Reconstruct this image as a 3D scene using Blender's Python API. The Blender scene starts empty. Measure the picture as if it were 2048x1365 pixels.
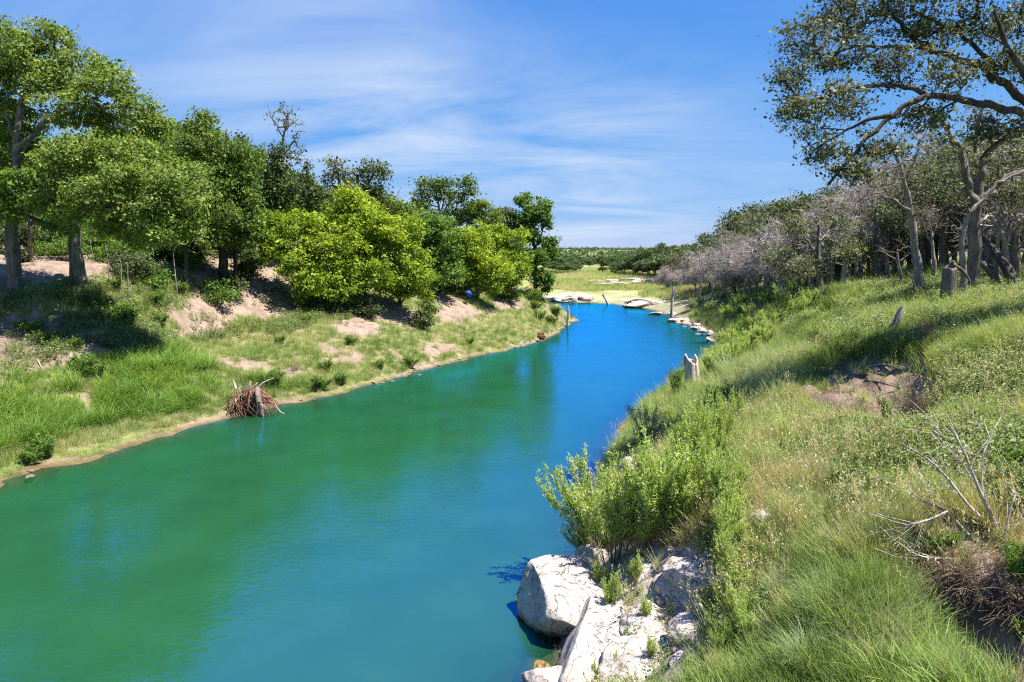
import bpy, math, random
import numpy as np

random.seed(7)
RNG = np.random.default_rng(11)
R = math.radians
scene = bpy.context.scene
COL = scene.collection

# ------------------------------------------------------------------ camera
H = 8.0
LENS, SENSOR = 24.0, 36.0
F = 2048 * LENS / SENSOR
PITCH = math.atan((682.5 - 523.0) / F)
CP, SP = math.cos(PITCH), math.sin(PITCH)
cam_d = bpy.data.cameras.new('camera')
cam_d.lens, cam_d.sensor_width = LENS, SENSOR
cam_d.clip_start, cam_d.clip_end = 0.1, 20000
cam = bpy.data.objects.new('camera', cam_d)
cam.location = (0, 0, H)
cam.rotation_euler = (R(90) - PITCH, 0, 0)
COL.objects.link(cam)
scene.camera = cam

# ------------------------------------------------------------------ light
SUN_EL, SUN_AZ = 65.0, -14.0            # azimuth measured from +X (across the river) towards +Y (downstream)
to_sun = np.array([math.cos(R(SUN_EL)) * math.cos(R(SUN_AZ)), math.cos(R(SUN_EL)) * math.sin(R(SUN_AZ)), math.sin(R(SUN_EL))])
sun_d = bpy.data.lights.new('sun', 'SUN')
sun_d.energy, sun_d.angle, sun_d.color = 4.6, R(0.5), (1.0, 0.95, 0.87)
sun = bpy.data.objects.new('sun', sun_d)
sun.rotation_euler = (R(90 - SUN_EL), 0, R(SUN_AZ + 90))
sun.location = (40, 20, 60)
COL.objects.link(sun)

world = bpy.data.worlds.new('World')
scene.world = world
world.use_nodes = True
nt = world.node_tree
nt.nodes.clear()


def N(tree, typ, **kw):
    n = tree.nodes.new(typ)
    for k, v in kw.items():
        setattr(n, k, v)
    return n


def L(tree, a, b):
    tree.links.new(a, b)


out = N(nt, 'ShaderNodeOutputWorld')
bg = N(nt, 'ShaderNodeBackground')
bg.inputs['Strength'].default_value = 0.107
sky = N(nt, 'ShaderNodeTexSky', sky_type='NISHITA')
sky.sun_disc = False
sky.sun_elevation = R(SUN_EL)
sky.sun_rotation = R(90 - SUN_AZ)
sky.air_density, sky.dust_density, sky.ozone_density = 1.0, 0.25, 3.0
ssep = N(nt, 'ShaderNodeSeparateColor')
L(nt, sky.outputs['Color'], ssep.inputs[0])
scmb = N(nt, 'ShaderNodeCombineColor')
for ci, (ga, gg) in enumerate(((.195, 1.18), (.585, .68), (2.22, .20))):      # soft film response, the same over the whole sky
    pw = N(nt, 'ShaderNodeMath', operation='POWER'); L(nt, ssep.outputs[ci], pw.inputs[0]); pw.inputs[1].default_value = gg
    ml = N(nt, 'ShaderNodeMath', operation='MULTIPLY'); L(nt, pw.outputs[0], ml.inputs[0]); ml.inputs[1].default_value = ga
    L(nt, ml.outputs[0], scmb.inputs[ci])
tc = N(nt, 'ShaderNodeTexCoord')
sep = N(nt, 'ShaderNodeSeparateXYZ')
L(nt, tc.outputs['Generated'], sep.inputs[0])
zc = N(nt, 'ShaderNodeMath', operation='MAXIMUM')
L(nt, sep.outputs['Z'], zc.inputs[0]); zc.inputs[1].default_value = 0.03
zadd = N(nt, 'ShaderNodeMath', operation='ADD')
L(nt, zc.outputs[0], zadd.inputs[0]); zadd.inputs[1].default_value = 0.12
dx = N(nt, 'ShaderNodeMath', operation='DIVIDE'); L(nt, sep.outputs['X'], dx.inputs[0]); L(nt, zadd.outputs[0], dx.inputs[1])
dy = N(nt, 'ShaderNodeMath', operation='DIVIDE'); L(nt, sep.outputs['Y'], dy.inputs[0]); L(nt, zadd.outputs[0], dy.inputs[1])
cmb = N(nt, 'ShaderNodeCombineXYZ'); L(nt, dx.outputs[0], cmb.inputs[0]); L(nt, dy.outputs[0], cmb.inputs[1])
mp = N(nt, 'ShaderNodeMapping')
mp.inputs['Rotation'].default_value = (0, 0, R(58))
mp.inputs['Scale'].default_value = (0.75, 1.25, 1)
mp.inputs['Location'].default_value = (0.55, 0.2, 0)
L(nt, cmb.outputs[0], mp.inputs['Vector'])
n1 = N(nt, 'ShaderNodeTexNoise'); n1.inputs['Scale'].default_value = 0.75; n1.inputs['Detail'].default_value = 7
n1.inputs['Roughness'].default_value = 0.62; n1.inputs['Distortion'].default_value = 0.9
L(nt, mp.outputs[0], n1.inputs['Vector'])
rmp = N(nt, 'ShaderNodeValToRGB')
rmp.color_ramp.elements[0].position, rmp.color_ramp.elements[1].position = 0.36, 0.66
L(nt, n1.outputs['Fac'], rmp.inputs[0])
def bank(u, v, width, amount):
    a, b = (u - 1024) / F0, (682.5 - v) / F0
    dirv = np.array([a, math.cos(PITCH) + b * math.sin(PITCH), -math.sin(PITCH) + b * math.cos(PITCH)])
    dirv = dirv / np.linalg.norm(dirv)
    d = N(nt, 'ShaderNodeVectorMath', operation='DOT_PRODUCT'); L(nt, tc.outputs['Generated'], d.inputs[0]); d.inputs[1].default_value = tuple(dirv)
    m = N(nt, 'ShaderNodeMapRange', interpolation_type='SMOOTHSTEP')
    m.inputs['From Min'].default_value = math.cos(width); m.inputs['From Max'].default_value = 1.0
    m.inputs['To Max'].default_value = amount
    L(nt, d.outputs['Value'], m.inputs['Value'])
    return m.outputs[0]


F0 = 2048 * LENS / SENSOR
acc = None
for bk in (bank(500, 140, .34, .34), bank(660, 215, .22, .26), bank(950, 370, .26, .34), bank(1320, 430, .26, .42), bank(1130, 350, .24, .2)):
    if acc is None:
        acc = bk
    else:
        ad = N(nt, 'ShaderNodeMath', operation='ADD'); L(nt, acc, ad.inputs[0]); L(nt, bk, ad.inputs[1]); acc = ad.outputs[0]
veil = N(nt, 'ShaderNodeMath', operation='ADD'); L(nt, acc, veil.inputs[0]); veil.inputs[1].default_value = .08
cf = N(nt, 'ShaderNodeMath', operation='MULTIPLY'); L(nt, rmp.outputs['Color'], cf.inputs[0]); L(nt, veil.outputs[0], cf.inputs[1])
mixc = N(nt, 'ShaderNodeMixRGB')
mixc.inputs['Color2'].default_value = (2.3, 2.75, 3.45, 1)
L(nt, cf.outputs[0], mixc.inputs['Fac']); L(nt, scmb.outputs[0], mixc.inputs['Color1'])
L(nt, mixc.outputs[0], bg.inputs['Color']); L(nt, bg.outputs[0], out.inputs['Surface'])

vs = scene.view_settings
vs.view_transform, vs.look, vs.exposure, vs.gamma = 'Standard', 'None', 1.42, 1.0
vs.use_curve_mapping = False
scene.cycles.use_denoising = False
scene.cycles.pixel_filter_type = 'BLACKMAN_HARRIS'
scene.cycles.filter_width = 1.15
scene.cycles.max_bounces = 7
scene.cycles.diffuse_bounces = 4
scene.cycles.glossy_bounces = 2
scene.cycles.use_adaptive_sampling = True
scene.cycles.adaptive_threshold = .012
scene.cycles.transmission_bounces = 4
scene.cycles.transparent_max_bounces = 6
scene.cycles.caustics_reflective = False
scene.cycles.caustics_refractive = False


# ------------------------------------------------------------------ projection helpers (to read distances off the photograph)
def P(u, v, Y):
    a, b = (u - 1024) / F, (682.5 - v) / F
    dy_, dz_ = CP + b * SP, -SP + b * CP
    t = Y / dy_
    return np.array([a * t, Y, H + dz_ * t])


def W0(u, v):
    a, b = (u - 1024) / F, (682.5 - v) / F
    dy_, dz_ = CP + b * SP, -SP + b * CP
    t = -H / dz_
    return np.array([a * t, dy_ * t, 0.0])


def px(n, Y):
    return n * Y / F


# ------------------------------------------------------------------ numpy noise
_perm = np.random.default_rng(5).permutation(512)


def vnoise(x, y, seed=0):
    xi, yi = np.floor(x).astype(int), np.floor(y).astype(int)
    xf, yf = x - xi, y - yi
    sx, sy = xf * xf * (3 - 2 * xf), yf * yf * (3 - 2 * yf)

    def h(a, b):
        return _perm[(_perm[(a + seed * 31) % 512] + b) % 512] / 511.0
    v = (h(xi, yi) * (1 - sx) + h(xi + 1, yi) * sx) * (1 - sy) + (h(xi, yi + 1) * (1 - sx) + h(xi + 1, yi + 1) * sx) * sy
    return v * 2 - 1


def fbm(x, y, seed=0, oct=4):
    s, a, f = 0, 1.0, 1.0
    for o in range(oct):
        s = s + a * vnoise(x * f, y * f, seed + o)
        a *= .5; f *= 2.03
    return s


def smooth(a, b, x):
    t = np.clip((x - a) / (b - a), 0, 1)
    return t * t * (3 - 2 * t)


# ------------------------------------------------------------------ terrain from surveyed points
left_px = [(0, 975), (130, 930), (220, 905), (300, 880), (380, 856), (440, 838), (500, 828), (560, 812), (630, 798), (700, 785),
           (770, 764), (850, 740), (930, 718), (1010, 703), (1050, 693), (1090, 680), (1120, 660), (1135, 645)]
left_w = [(-34, -60), (-30, -20), (-27, 0), (-24, 12)] + [tuple(W0(*p)[:2]) for p in left_px] + [(6.6, 95), (2, 101), (-10, 107), (-40, 112), (-90, 116)]
right_px = [(1052, 1365), (1105, 1305), (1135, 1215), (1160, 1130), (1165, 1085)]
right_w = [(-9, -60), (-6, -20), (-3, 0), (-1.2, 7)] + [tuple(W0(*p)[:2]) for p in right_px] + [(3.2, 24), (4.9, 30), (7.2, 37), (10.2, 44), (13.2, 50), (16.8, 57)] + \
          [tuple(W0(*p)[:2]) for p in [(1442, 686), (1420, 668), (1400, 652), (1370, 640), (1335, 630), (1290, 616), (1240, 611), (1190, 607), (1130, 605)]] + [(-2, 139), (-40, 143), (-90, 146)]


def resample(poly, step):
    poly = np.array(poly, float); o = [poly[0]]
    for a, b in zip(poly[:-1], poly[1:]):
        n = max(1, int(np.hypot(*(b - a)) / step))
        for i in range(1, n + 1):
            o.append(a + (b - a) * i / n)
    return np.array(o)


ctrl = []
for poly in (left_w, right_w):
    for q in resample(poly, 4.0):
        ctrl.append((q[0], q[1], 0.0))
land = [(2048, 1365, 6.8), (1700, 1365, 7.6), (1500, 1365, 8.8), (1400, 1365, 9.6), (1300, 1365, 10.8), (1200, 1330, 12.0),
        (1250, 1200, 13.5), (1380, 1200, 12.3), (1500, 1200, 11), (1650, 1200, 9.9), (1780, 1200, 9.1),
        (1250, 1080, 15.5), (1380, 1050, 14.5), (1510, 1050, 12.8), (1650, 1050, 11.7), (1800, 1050, 10.6), (1950, 1080, 9.8), (2048, 1050, 10.2),
        (1330, 950, 18), (1450, 950, 16.5), (1600, 950, 14.5), (1800, 950, 12.8), (2000, 950, 12), (1380, 870, 22), (1500, 870, 19.5), (1650, 880, 17.3),
        (1800, 880, 15.3), (2000, 880, 14), (1400, 800, 28), (1480, 800, 25.5), (1560, 800, 23), (1900, 800, 18), (2048, 800, 16.5),
        (1400, 770, 33), (1480, 740, 31), (1560, 720, 29), (1680, 680, 27), (1800, 680, 25), (1950, 680, 23), (2048, 690, 20.5),
        (1480, 700, 42), (1560, 650, 40), (1640, 595, 42), (1760, 578, 44), (1895, 605, 30), (1945, 595, 32), (2048, 590, 30), (1840, 590, 34),
        (1500, 680, 50), (1530, 630, 56), (1600, 585, 56), (1460, 650, 70), (1480, 600, 80), (1540, 575, 82), (1430, 620, 90), (1450, 590, 105),
        (1550, 560, 110), (1380, 600, 125), (1400, 575, 140), (1480, 555, 140), (1330, 590, 158), (1200, 581, 165), (1100, 580, 170), (1200, 560, 210),
        (1300, 555, 230), (1120, 555, 230),
        # hollow of bare soil
        (1620, 745, 22.5), (1700, 722, 22.8), (1800, 706, 22.5), (1850, 715, 21.5), (1620, 802, 21.3), (1700, 812, 20.8), (1790, 790, 20.6),
        (1780, 850, 17.2), (1870, 770, 18.6), (1860, 850, 16.6),
        # gully by the near bank
        (1830, 1112, 9.7), (1900, 1150, 9.05), (1950, 1180, 8.7), (2000, 1225, 8.3), (2048, 1250, 8.1),
        (1840, 1225, 9.45), (1890, 1280, 8.85), (1940, 1335, 8.45), (1985, 1400, 8.0), (1850, 1300, 8.3), (1900, 1365, 7.5),
        # left bank
        (0, 900, 26.5), (60, 860, 29), (200, 820, 32), (100, 790, 31.5), (300, 780, 34.5), (420, 770, 37), (0, 772, 31), (60, 765, 32.3), (150, 735, 34),
        (0, 738, 31.7), (60, 722, 32.9), (130, 700, 34.4), (0, 660, 37), (100, 640, 38), (250, 700, 37.5), (250, 640, 40), (350, 690, 42), (350, 620, 45), (25, 572, 40), (155, 555, 42),
        (300, 560, 47), (0, 505, 49), (100, 500, 52), (100, 455, 62), (0, 450, 58), (300, 500, 60), (320, 475, 66), (400, 540, 54), (500, 520, 62), (420, 690, 46), (480, 640, 52), (560, 600, 57),
        (600, 560, 62), (600, 660, 50), (600, 720, 45), (750, 640, 58), (750, 700, 50), (850, 650, 61), (850, 600, 66), (920, 610, 68), (950, 650, 66),
        (1000, 600, 76), (1050, 620, 78), (1080, 590, 86), (1118, 606, 92)]
for q in land:
    ctrl.append(tuple(P(*q)))
ctrl += [(60, 30, 7.5), (60, 80, 8), (60, 140, 8), (110, 0, 9), (25, 0, 4.8), (25, -40, 5), (40, 20, 6.6), (14, 2, 4.2), (6, 1, 3.4), (8, -15, 3.6), (20, 15, 5.6),
         (-60, 60, 13), (-40, 90, 10), (-20, 98, 6), (-100, 50, 15), (-110, 96, 9), (-60, 20, 9), (-50, -10, 8), (-42, -50, 7), (-5, 92, 4.5), (-38, 12, 4.5),
         (-15, 80, 8.5), (-30, 70, 9.5),
         (-8, 10, -3), (-9, 22, -3), (-3, 42, -3), (4, 62, -3), (14, 84, -2.5), (15, 108, -2), (10, 122, -2), (-20, 124, -2), (-70, 130, -2), (-16, -20, -3), (-20, -55, -3), (-14, 14, -3),
         (-60, 175, 2.5), (-60, 230, 3), (60, 230, 5.5), (150, 120, 9), (-150, 220, 3), (0, 330, 3.5), (100, 330, 6), (-150, 330, 3.5), (200, 250, 9)]
ctrl = np.array(ctrl)
cxy, cz = ctrl[:, :2], ctrl[:, 2]
D = np.linalg.norm(cxy[:, None] - cxy[None], axis=2)
A = np.zeros((len(ctrl) + 1,) * 2)
A[:-1, :-1] = D + np.eye(len(ctrl)) * 1e-3
A[:-1, -1] = 1; A[-1, :-1] = 1
wts = np.linalg.solve(A, np.append(cz, 0))


def axis(knots):
    o = []
    for (a, b, s0, s1) in knots:
        x = a
        while x < b - 1e-6:
            o.append(x)
            t = (x - a) / (b - a)
            x += s0 + (s1 - s0) * t
    return np.array(o + [knots[-1][1]])


GX = axis([(-4000, -400, 700, 120), (-400, -90, 60, 6), (-90, -45, 5, .7), (-45, -8, .45, .34), (-8, 0, .4, .22), (0, 12, .16, .18), (12, 32, .2, .7), (32, 90, .9, 6), (90, 400, 7, 60), (400, 4000, 120, 700)])
GY = axis([(-400, -60, 60, 10), (-60, 4, 8, .8), (4, 24, .16, .24), (24, 60, .26, .42), (60, 110, .45, .9), (110, 260, 1., 5), (260, 600, 6, 50), (600, 9000, 60, 1200)])
XX, YY = np.meshgrid(GX, GY)
Z = np.zeros_like(XX)
far = (np.abs(XX) > 260) | (YY > 420) | (YY < -110)
Q = np.stack([np.clip(XX, -260, 260).ravel(), np.clip(YY, -110, 420).ravel()], 1)
zz = np.zeros(len(Q))
for i in range(0, len(Q), 20000):
    d = np.linalg.norm(Q[i:i + 20000, None] - cxy[None], axis=2)
    zz[i:i + 20000] = d @ wts[:-1] + wts[-1]
Z = zz.reshape(XX.shape)
dist_far = np.hypot(XX, YY)
Z = Z + smooth(500, 2600, dist_far) * (14 + 26 * fbm(XX / 900, YY / 900, 3, 3))
above = smooth(0.15, 1.0, Z)
near = 1 - smooth(150, 400, dist_far)
Z = Z + above * near * (0.22 * fbm(XX / 3.1, YY / 3.1, 1, 4) + 0.05 * fbm(XX / .55, YY / .55, 9, 3))
Z = Z + (1 - above) * (Z > -.6) * near * (0.03 * fbm(XX / .7, YY / .7, 4, 2) + .13 * fbm(XX / 1.9, YY / 1.9, 14, 3))


def zat(x, y):
    x, y = np.asarray(x, float), np.asarray(y, float)
    i = np.clip(np.searchsorted(GX, x) - 1, 0, len(GX) - 2)
    j = np.clip(np.searchsorted(GY, y) - 1, 0, len(GY) - 2)
    tx, ty = (x - GX[i]) / (GX[i + 1] - GX[i]), (y - GY[j]) / (GY[j + 1] - GY[j])
    return (Z[j, i] * (1 - tx) + Z[j, i + 1] * tx) * (1 - ty) + (Z[j + 1, i] * (1 - tx) + Z[j + 1, i + 1] * tx) * ty


_ts = np.concatenate([np.arange(4, 120, .08), np.arange(120, 420, .4)])


def hit(u, v):
    a, b = (u - 1024) / F, (682.5 - v) / F
    dy_, dz_ = CP + b * SP, -SP + b * CP
    x, y, z = a * _ts / dy_, _ts, H + dz_ * _ts / dy_
    below = np.nonzero(z < np.maximum(zat(x, y), 0))[0]
    k = below[0] if len(below) else len(_ts) - 1
    return np.array([x[k], y[k], float(zat(x[k], y[k]))])


def ground(x, y):
    return np.array([x, y, float(zat(x, y))])


def inpoly(px_, py_, poly):
    ins = np.zeros(px_.shape, bool)
    n = len(poly)
    for i in range(n):
        x1, y1 = poly[i]; x2, y2 = poly[(i + 1) % n]
        c = ((y1 > py_) != (y2 > py_)) & (px_ < (x2 - x1) * (py_ - y1) / (y2 - y1 + 1e-12) + x1)
        ins ^= c
    return ins


def wpoly(pts):
    return [tuple(hit(*p)[:2]) for p in pts]


dirt_polys = [wpoly(p) for p in [
    [(-40, 440), (150, 440), (310, 465), (330, 520), (250, 550), (120, 562), (-40, 560)],
    [(-60, 640), (60, 610), (120, 630), (200, 690), (150, 730), (60, 745), (-60, 770)],
    [(345, 665), (368, 570), (410, 520), (520, 506), (590, 555), (645, 612), (570, 634), (480, 628), (440, 662)],
    [(440, 712), (560, 730), (605, 752), (590, 768), (520, 748), (440, 728)],
    [(125, 778), (190, 772), (205, 835), (165, 838)],
    [(640, 600), (720, 640), (830, 660), (850, 640), (760, 600)],
    [(860, 585), (900, 590), (965, 625), (905, 650), (870, 635)],
    [(985, 588), (1050, 600), (1045, 625), (990, 615)],
    [(1588, 768), (1640, 725), (1720, 700), (1865, 694), (1860, 740), (1815, 805), (1730, 838), (1635, 818)],
    [(1750, 868), (1785, 790), (1882, 758), (1892, 864)],
    [(1600, 700), (1625, 690), (1690, 678), (1680, 692), (1620, 712)],
    [(1800, 1085), (1900, 1120), (1960, 1155), (2120, 1190), (2300, 1560), (1985, 1560), (1918, 1400), (1893, 1290), (1845, 1205)],
    [(1930, 1160), (2048, 1150), (2048, 1215), (1960, 1200)],
    [(1880, 1085), (1850, 1035), (1960, 1055), (2080, 1110), (2080, 1170), (1960, 1150)],
    [(640, 655), (700, 640), (780, 655), (720, 680)], [(820, 700), (880, 690), (930, 700), (860, 722)],
]]
rock_polys = [wpoly(p) for p in [
    [(1040, 1365), (1060, 1180), (1200, 1100), (1290, 1090), (1400, 1100), (1432, 1200), (1425, 1290), (1410, 1365)],
    [(1490, 1035), (1550, 1035), (1550, 1065), (1495, 1068)],
    [(1340, 980), (1395, 980), (1395, 1005), (1340, 1005)],
]]


def carve(poly, depth, blur):
    global Z
    m = inpoly(XX, YY, poly).astype(float)
    for _ in range(blur):
        m[1:-1, 1:-1] = (m[1:-1, 1:-1] * 2 + m[:-2, 1:-1] + m[2:, 1:-1] + m[1:-1, :-2] + m[1:-1, 2:]) / 6
    Z = Z - depth * m * (1 + .35 * fbm(XX / .5, YY / .5, 19, 3))


carve(dirt_polys[8], .55, 4)
carve(dirt_polys[9], .45, 4)
carve(dirt_polys[12], .42, 3)
carve(dirt_polys[2], .35, 5)
carve(dirt_polys[1], .25, 4)


def masks(x, y):
    z = zat(x, y)
    amp = np.where((x > 2) & (y < 30), .28, .6)
    wx, wy = x + amp * fbm(x / .9, y / .9, 21, 3), y + amp * fbm(x / .9, y / .9, 27, 3)
    dirt = np.zeros(x.shape, bool)
    for p in dirt_polys:
        dirt |= inpoly(wx, wy, p)
    rock = np.zeros(x.shape, bool)
    for p in rock_polys:
        rock |= inpoly(x + .5 * (wx - x), y + .5 * (wy - y), p)
    return z, dirt, rock


zg, dirt_g, rock_g = masks(XX, YY)


# ------------------------------------------------------------------ materials
def mat(name):
    m = bpy.data.materials.new(name); m.use_nodes = True
    t = m.node_tree; t.nodes.clear()
    o = N(t, 'ShaderNodeOutputMaterial')
    return m, t, o


def ramp(t, fac, stops):
    r = N(t, 'ShaderNodeValToRGB')
    e = r.color_ramp.elements
    while len(e) < len(stops):
        e.new(.5)
    for el, (p, c) in zip(e, stops):
        el.position = p; el.color = (*c, 1)
    L(t, fac, r.inputs[0])
    return r.outputs['Color']


def noise(t, scale, detail=4, rough=.6, vec=None, dist=0):
    n = N(t, 'ShaderNodeTexNoise')
    n.inputs['Scale'].default_value, n.inputs['Detail'].default_value = scale, detail
    n.inputs['Roughness'].default_value, n.inputs['Distortion'].default_value = rough, dist
    if vec is not None:
        L(t, vec, n.inputs['Vector'])
    return n.outputs['Fac']


def mixc3(t, fac, a, b, mode='MIX'):
    m = N(t, 'ShaderNodeMixRGB', blend_type=mode)
    for s, i in ((fac, 'Fac'), (a, 'Color1'), (b, 'Color2')):
        if isinstance(s, (int, float)):
            m.inputs[i].default_value = s
        elif isinstance(s, tuple):
            m.inputs[i].default_value = (*s, 1)
        else:
            L(t, s, m.inputs[i])
    return m.outputs[0]


def leaf_mat(name, stops, trans=.35, attr='tint', instancer=False, rough=.6):
    m, t, o = mat(name)
    at = N(t, 'ShaderNodeAttribute'); at.attribute_name = attr
    if instancer:
        at.attribute_type = 'INSTANCER'
        oi = N(t, 'ShaderNodeObjectInfo')
    col = ramp(t, at.outputs['Fac'], stops)
    b = N(t, 'ShaderNodeBsdfPrincipled')
    b.inputs['Roughness'].default_value = rough
    b.inputs['Specular IOR Level'].default_value = .3
    L(t, col, b.inputs['Base Color'])
    tr = N(t, 'ShaderNodeBsdfTranslucent')
    tcol = mixc3(t, 1.0, col, (1.25, 1.15, .55), 'MULTIPLY')
    L(t, tcol, tr.inputs['Color'])
    mx = N(t, 'ShaderNodeMixShader'); mx.inputs[0].default_value = trans
    L(t, b.outputs[0], mx.inputs[1]); L(t, tr.outputs[0], mx.inputs[2]); L(t, mx.outputs[0], o.inputs['Surface'])
    return m


def bark_mat(name, c1, c2, scale=6.0, stretch=.18):
    m, t, o = mat(name)
    tcn = N(t, 'ShaderNodeTexCoord')
    mpn = N(t, 'ShaderNodeMapping'); mpn.inputs['Scale'].default_value = (1, 1, stretch)
    L(t, tcn.outputs['Object'], mpn.inputs['Vector'])
    f = noise(t, scale, 6, .7, mpn.outputs[0], .4)
    f2 = noise(t, scale * .35, 3, .6, tcn.outputs['Object'])
    mid = tuple((a + b) / 2 for a, b in zip(c1, c2))
    col = ramp(t, f, [(.3, c1), (.5, mid), (.68, c2)])
    col = mixc3(t, .5, col, ramp(t, f2, [(.35, (.45, .45, .45)), (.65, (1.15, 1.15, 1.1))]), 'MULTIPLY')
    b = N(t, 'ShaderNodeBsdfPrincipled'); b.inputs['Roughness'].default_value = .9
    b.inputs['Specular IOR Level'].default_value = .15
    L(t, col, b.inputs['Base Color'])
    bp = N(t, 'ShaderNodeBump'); bp.inputs['Strength'].default_value = .8; bp.inputs['Distance'].default_value = .05
    L(t, f, bp.inputs['Height']); L(t, bp.outputs[0], b.inputs['Normal'])
    L(t, b.outputs[0], o.inputs['Surface'])
    return m


M = {}
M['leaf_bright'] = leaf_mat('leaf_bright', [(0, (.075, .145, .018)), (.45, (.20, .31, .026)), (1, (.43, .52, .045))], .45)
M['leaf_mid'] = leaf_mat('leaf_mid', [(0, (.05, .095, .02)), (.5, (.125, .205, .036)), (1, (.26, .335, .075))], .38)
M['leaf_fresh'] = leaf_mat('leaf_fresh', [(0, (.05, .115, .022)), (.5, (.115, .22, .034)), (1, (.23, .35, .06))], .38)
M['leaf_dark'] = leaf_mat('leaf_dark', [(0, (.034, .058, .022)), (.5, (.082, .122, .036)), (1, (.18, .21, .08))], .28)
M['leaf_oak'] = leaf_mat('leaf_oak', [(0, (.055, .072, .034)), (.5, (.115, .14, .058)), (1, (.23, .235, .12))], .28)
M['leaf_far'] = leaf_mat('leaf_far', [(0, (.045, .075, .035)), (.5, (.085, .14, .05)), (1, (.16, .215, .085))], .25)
M['leaf_shrub'] = leaf_mat('leaf_shrub', [(0, (.15, .25, .045)), (.5, (.33, .47, .10)), (1, (.56, .66, .26))], .5)
M['leaf_blue'] = leaf_mat('leaf_blue', [(0, (.07, .15, .085)), (.5, (.15, .27, .15)), (1, (.28, .39, .25))], .3)
M['leaf_dry'] = leaf_mat('leaf_dry', [(0, (.12, .085, .06)), (.5, (.24, .17, .12)), (1, (.38, .29, .21))], .2)
M['moss'] = leaf_mat('moss', [(0, (.14, .12, .10)), (.5, (.25, .22, .19)), (1, (.38, .34, .30))], .2)
GRASS = [(0, (.12, .20, .05)), (.32, (.225, .32, .085)), (.58, (.335, .395, .15)), (.8, (.46, .425, .23)), (1, (.54, .44, .30))]
REED = [(0, (.09, .19, .03)), (.5, (.195, .335, .06)), (1, (.38, .47, .13))]
M['grass'] = leaf_mat('grass', GRASS, .4, 'tint', True)
M['reed'] = leaf_mat('reed', REED, .4, 'tint', True)
M['forb'] = leaf_mat('forb', [(0, (.10, .155, .045)), (.5, (.21, .275, .095)), (1, (.38, .42, .23))], .35, 'tint', True)
M['reed_thing'] = leaf_mat('reed_thing', REED, .4)
M['sedge_thing'] = leaf_mat('sedge_thing', [(0, (.14, .21, .08)), (.5, (.26, .335, .16)), (1, (.42, .47, .28))], .35)
M['bark_grey'] = bark_mat('bark_grey', (.06, .048, .04), (.27, .235, .205))
M['bark_dark'] = bark_mat('bark_dark', (.026, .021, .018), (.13, .11, .095))
M['bark_pale'] = bark_mat('bark_pale', (.12, .095, .08), (.40, .34, .30), 5)
M['deadwood'] = bark_mat('deadwood', (.29, .235, .20), (.74, .66, .59), 7)
M['twig_grey'] = bark_mat('twig_grey', (.25, .21, .19), (.56, .50, .46), 3, 1)
M['twig_brown'] = bark_mat('twig_brown', (.13, .09, .065), (.36, .27, .21), 5, 1)
M['root'] = bark_mat('root', (.10, .045, .028), (.33, .175, .11), 7, 1)
M['char'] = bark_mat('char', (.012, .012, .014), (.05, .048, .05), 7)


def rock_mat(name, c_lo, c_hi, c_stain):
    m, t, o = mat(name)
    tcn = N(t, 'ShaderNodeTexCoord')
    f = noise(t, 1.6, 7, .65, tcn.outputs['Object'], .3)
    f2 = noise(t, 9, 5, .7, tcn.outputs['Object'], .5)
    fc = noise(t, 1.1, 8, .58, tcn.outputs['Object'], .8)
    cs = N(t, 'ShaderNodeMath', operation='SUBTRACT'); L(t, fc, cs.inputs[0]); cs.inputs[1].default_value = .5
    ca_ = N(t, 'ShaderNodeMath', operation='ABSOLUTE'); L(t, cs.outputs[0], ca_.inputs[0])
    crack = N(t, 'ShaderNodeMapRange'); crack.inputs['From Max'].default_value = .009
    L(t, ca_.outputs[0], crack.inputs['Value'])
    col = ramp(t, f, [(.30, c_lo), (.5, c_hi), (.75, tuple(min(1, c * 1.08) for c in c_hi))])
    col = mixc3(t, ramp(t, f2, [(.33, (.6, .6, .6)), (.46, (0, 0, 0))]), col, c_stain)
    crm = N(t, 'ShaderNodeMapRange'); crm.inputs['To Min'].default_value = .80; crm.inputs['To Max'].default_value = 1
    L(t, crack.outputs[0], crm.inputs['Value'])
    cmbn = N(t, 'ShaderNodeCombineColor')
    for i in range(3):
        L(t, crm.outputs[0], cmbn.inputs[i])
    col = mixc3(t, 1.0, col, cmbn.outputs[0], 'MULTIPLY')
    geo_ = N(t, 'ShaderNodeNewGeometry'); sz_ = N(t, 'ShaderNodeSeparateXYZ'); L(t, geo_.outputs['Position'], sz_.inputs[0])
    wz = N(t, 'ShaderNodeMath', operation='MULTIPLY_ADD'); L(t, f, wz.inputs[0]); wz.inputs[1].default_value = -.35; L(t, sz_.outputs['Z'], wz.inputs[2])
    wet_ = N(t, 'ShaderNodeMapRange'); wet_.inputs['From Min'].default_value = -.10; wet_.inputs['From Max'].default_value = .02
    wet_.inputs['To Min'].default_value = 1; wet_.inputs['To Max'].default_value = 0
    L(t, wz.outputs[0], wet_.inputs['Value'])
    col = mixc3(t, wet_.outputs[0], col, mixc3(t, 1.0, col, (.55, .46, .30), 'MULTIPLY'))
    b = N(t, 'ShaderNodeBsdfPrincipled'); b.inputs['Roughness'].default_value = .9; b.inputs['Specular IOR Level'].default_value = .2
    L(t, col, b.inputs['Base Color'])
    bp = N(t, 'ShaderNodeBump'); bp.inputs['Strength'].default_value = .9; bp.inputs['Distance'].default_value = .06
    hsum = N(t, 'ShaderNodeMath', operation='MULTIPLY_ADD'); hsum.inputs[1].default_value = .6
    L(t, f2, hsum.inputs[0]); L(t, crack.outputs[0], hsum.inputs[2])
    L(t, hsum.outputs[0], bp.inputs['Height']); L(t, bp.outputs[0], b.inputs['Normal'])
    L(t, b.outputs[0], o.inputs['Surface'])
    return m


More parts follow.
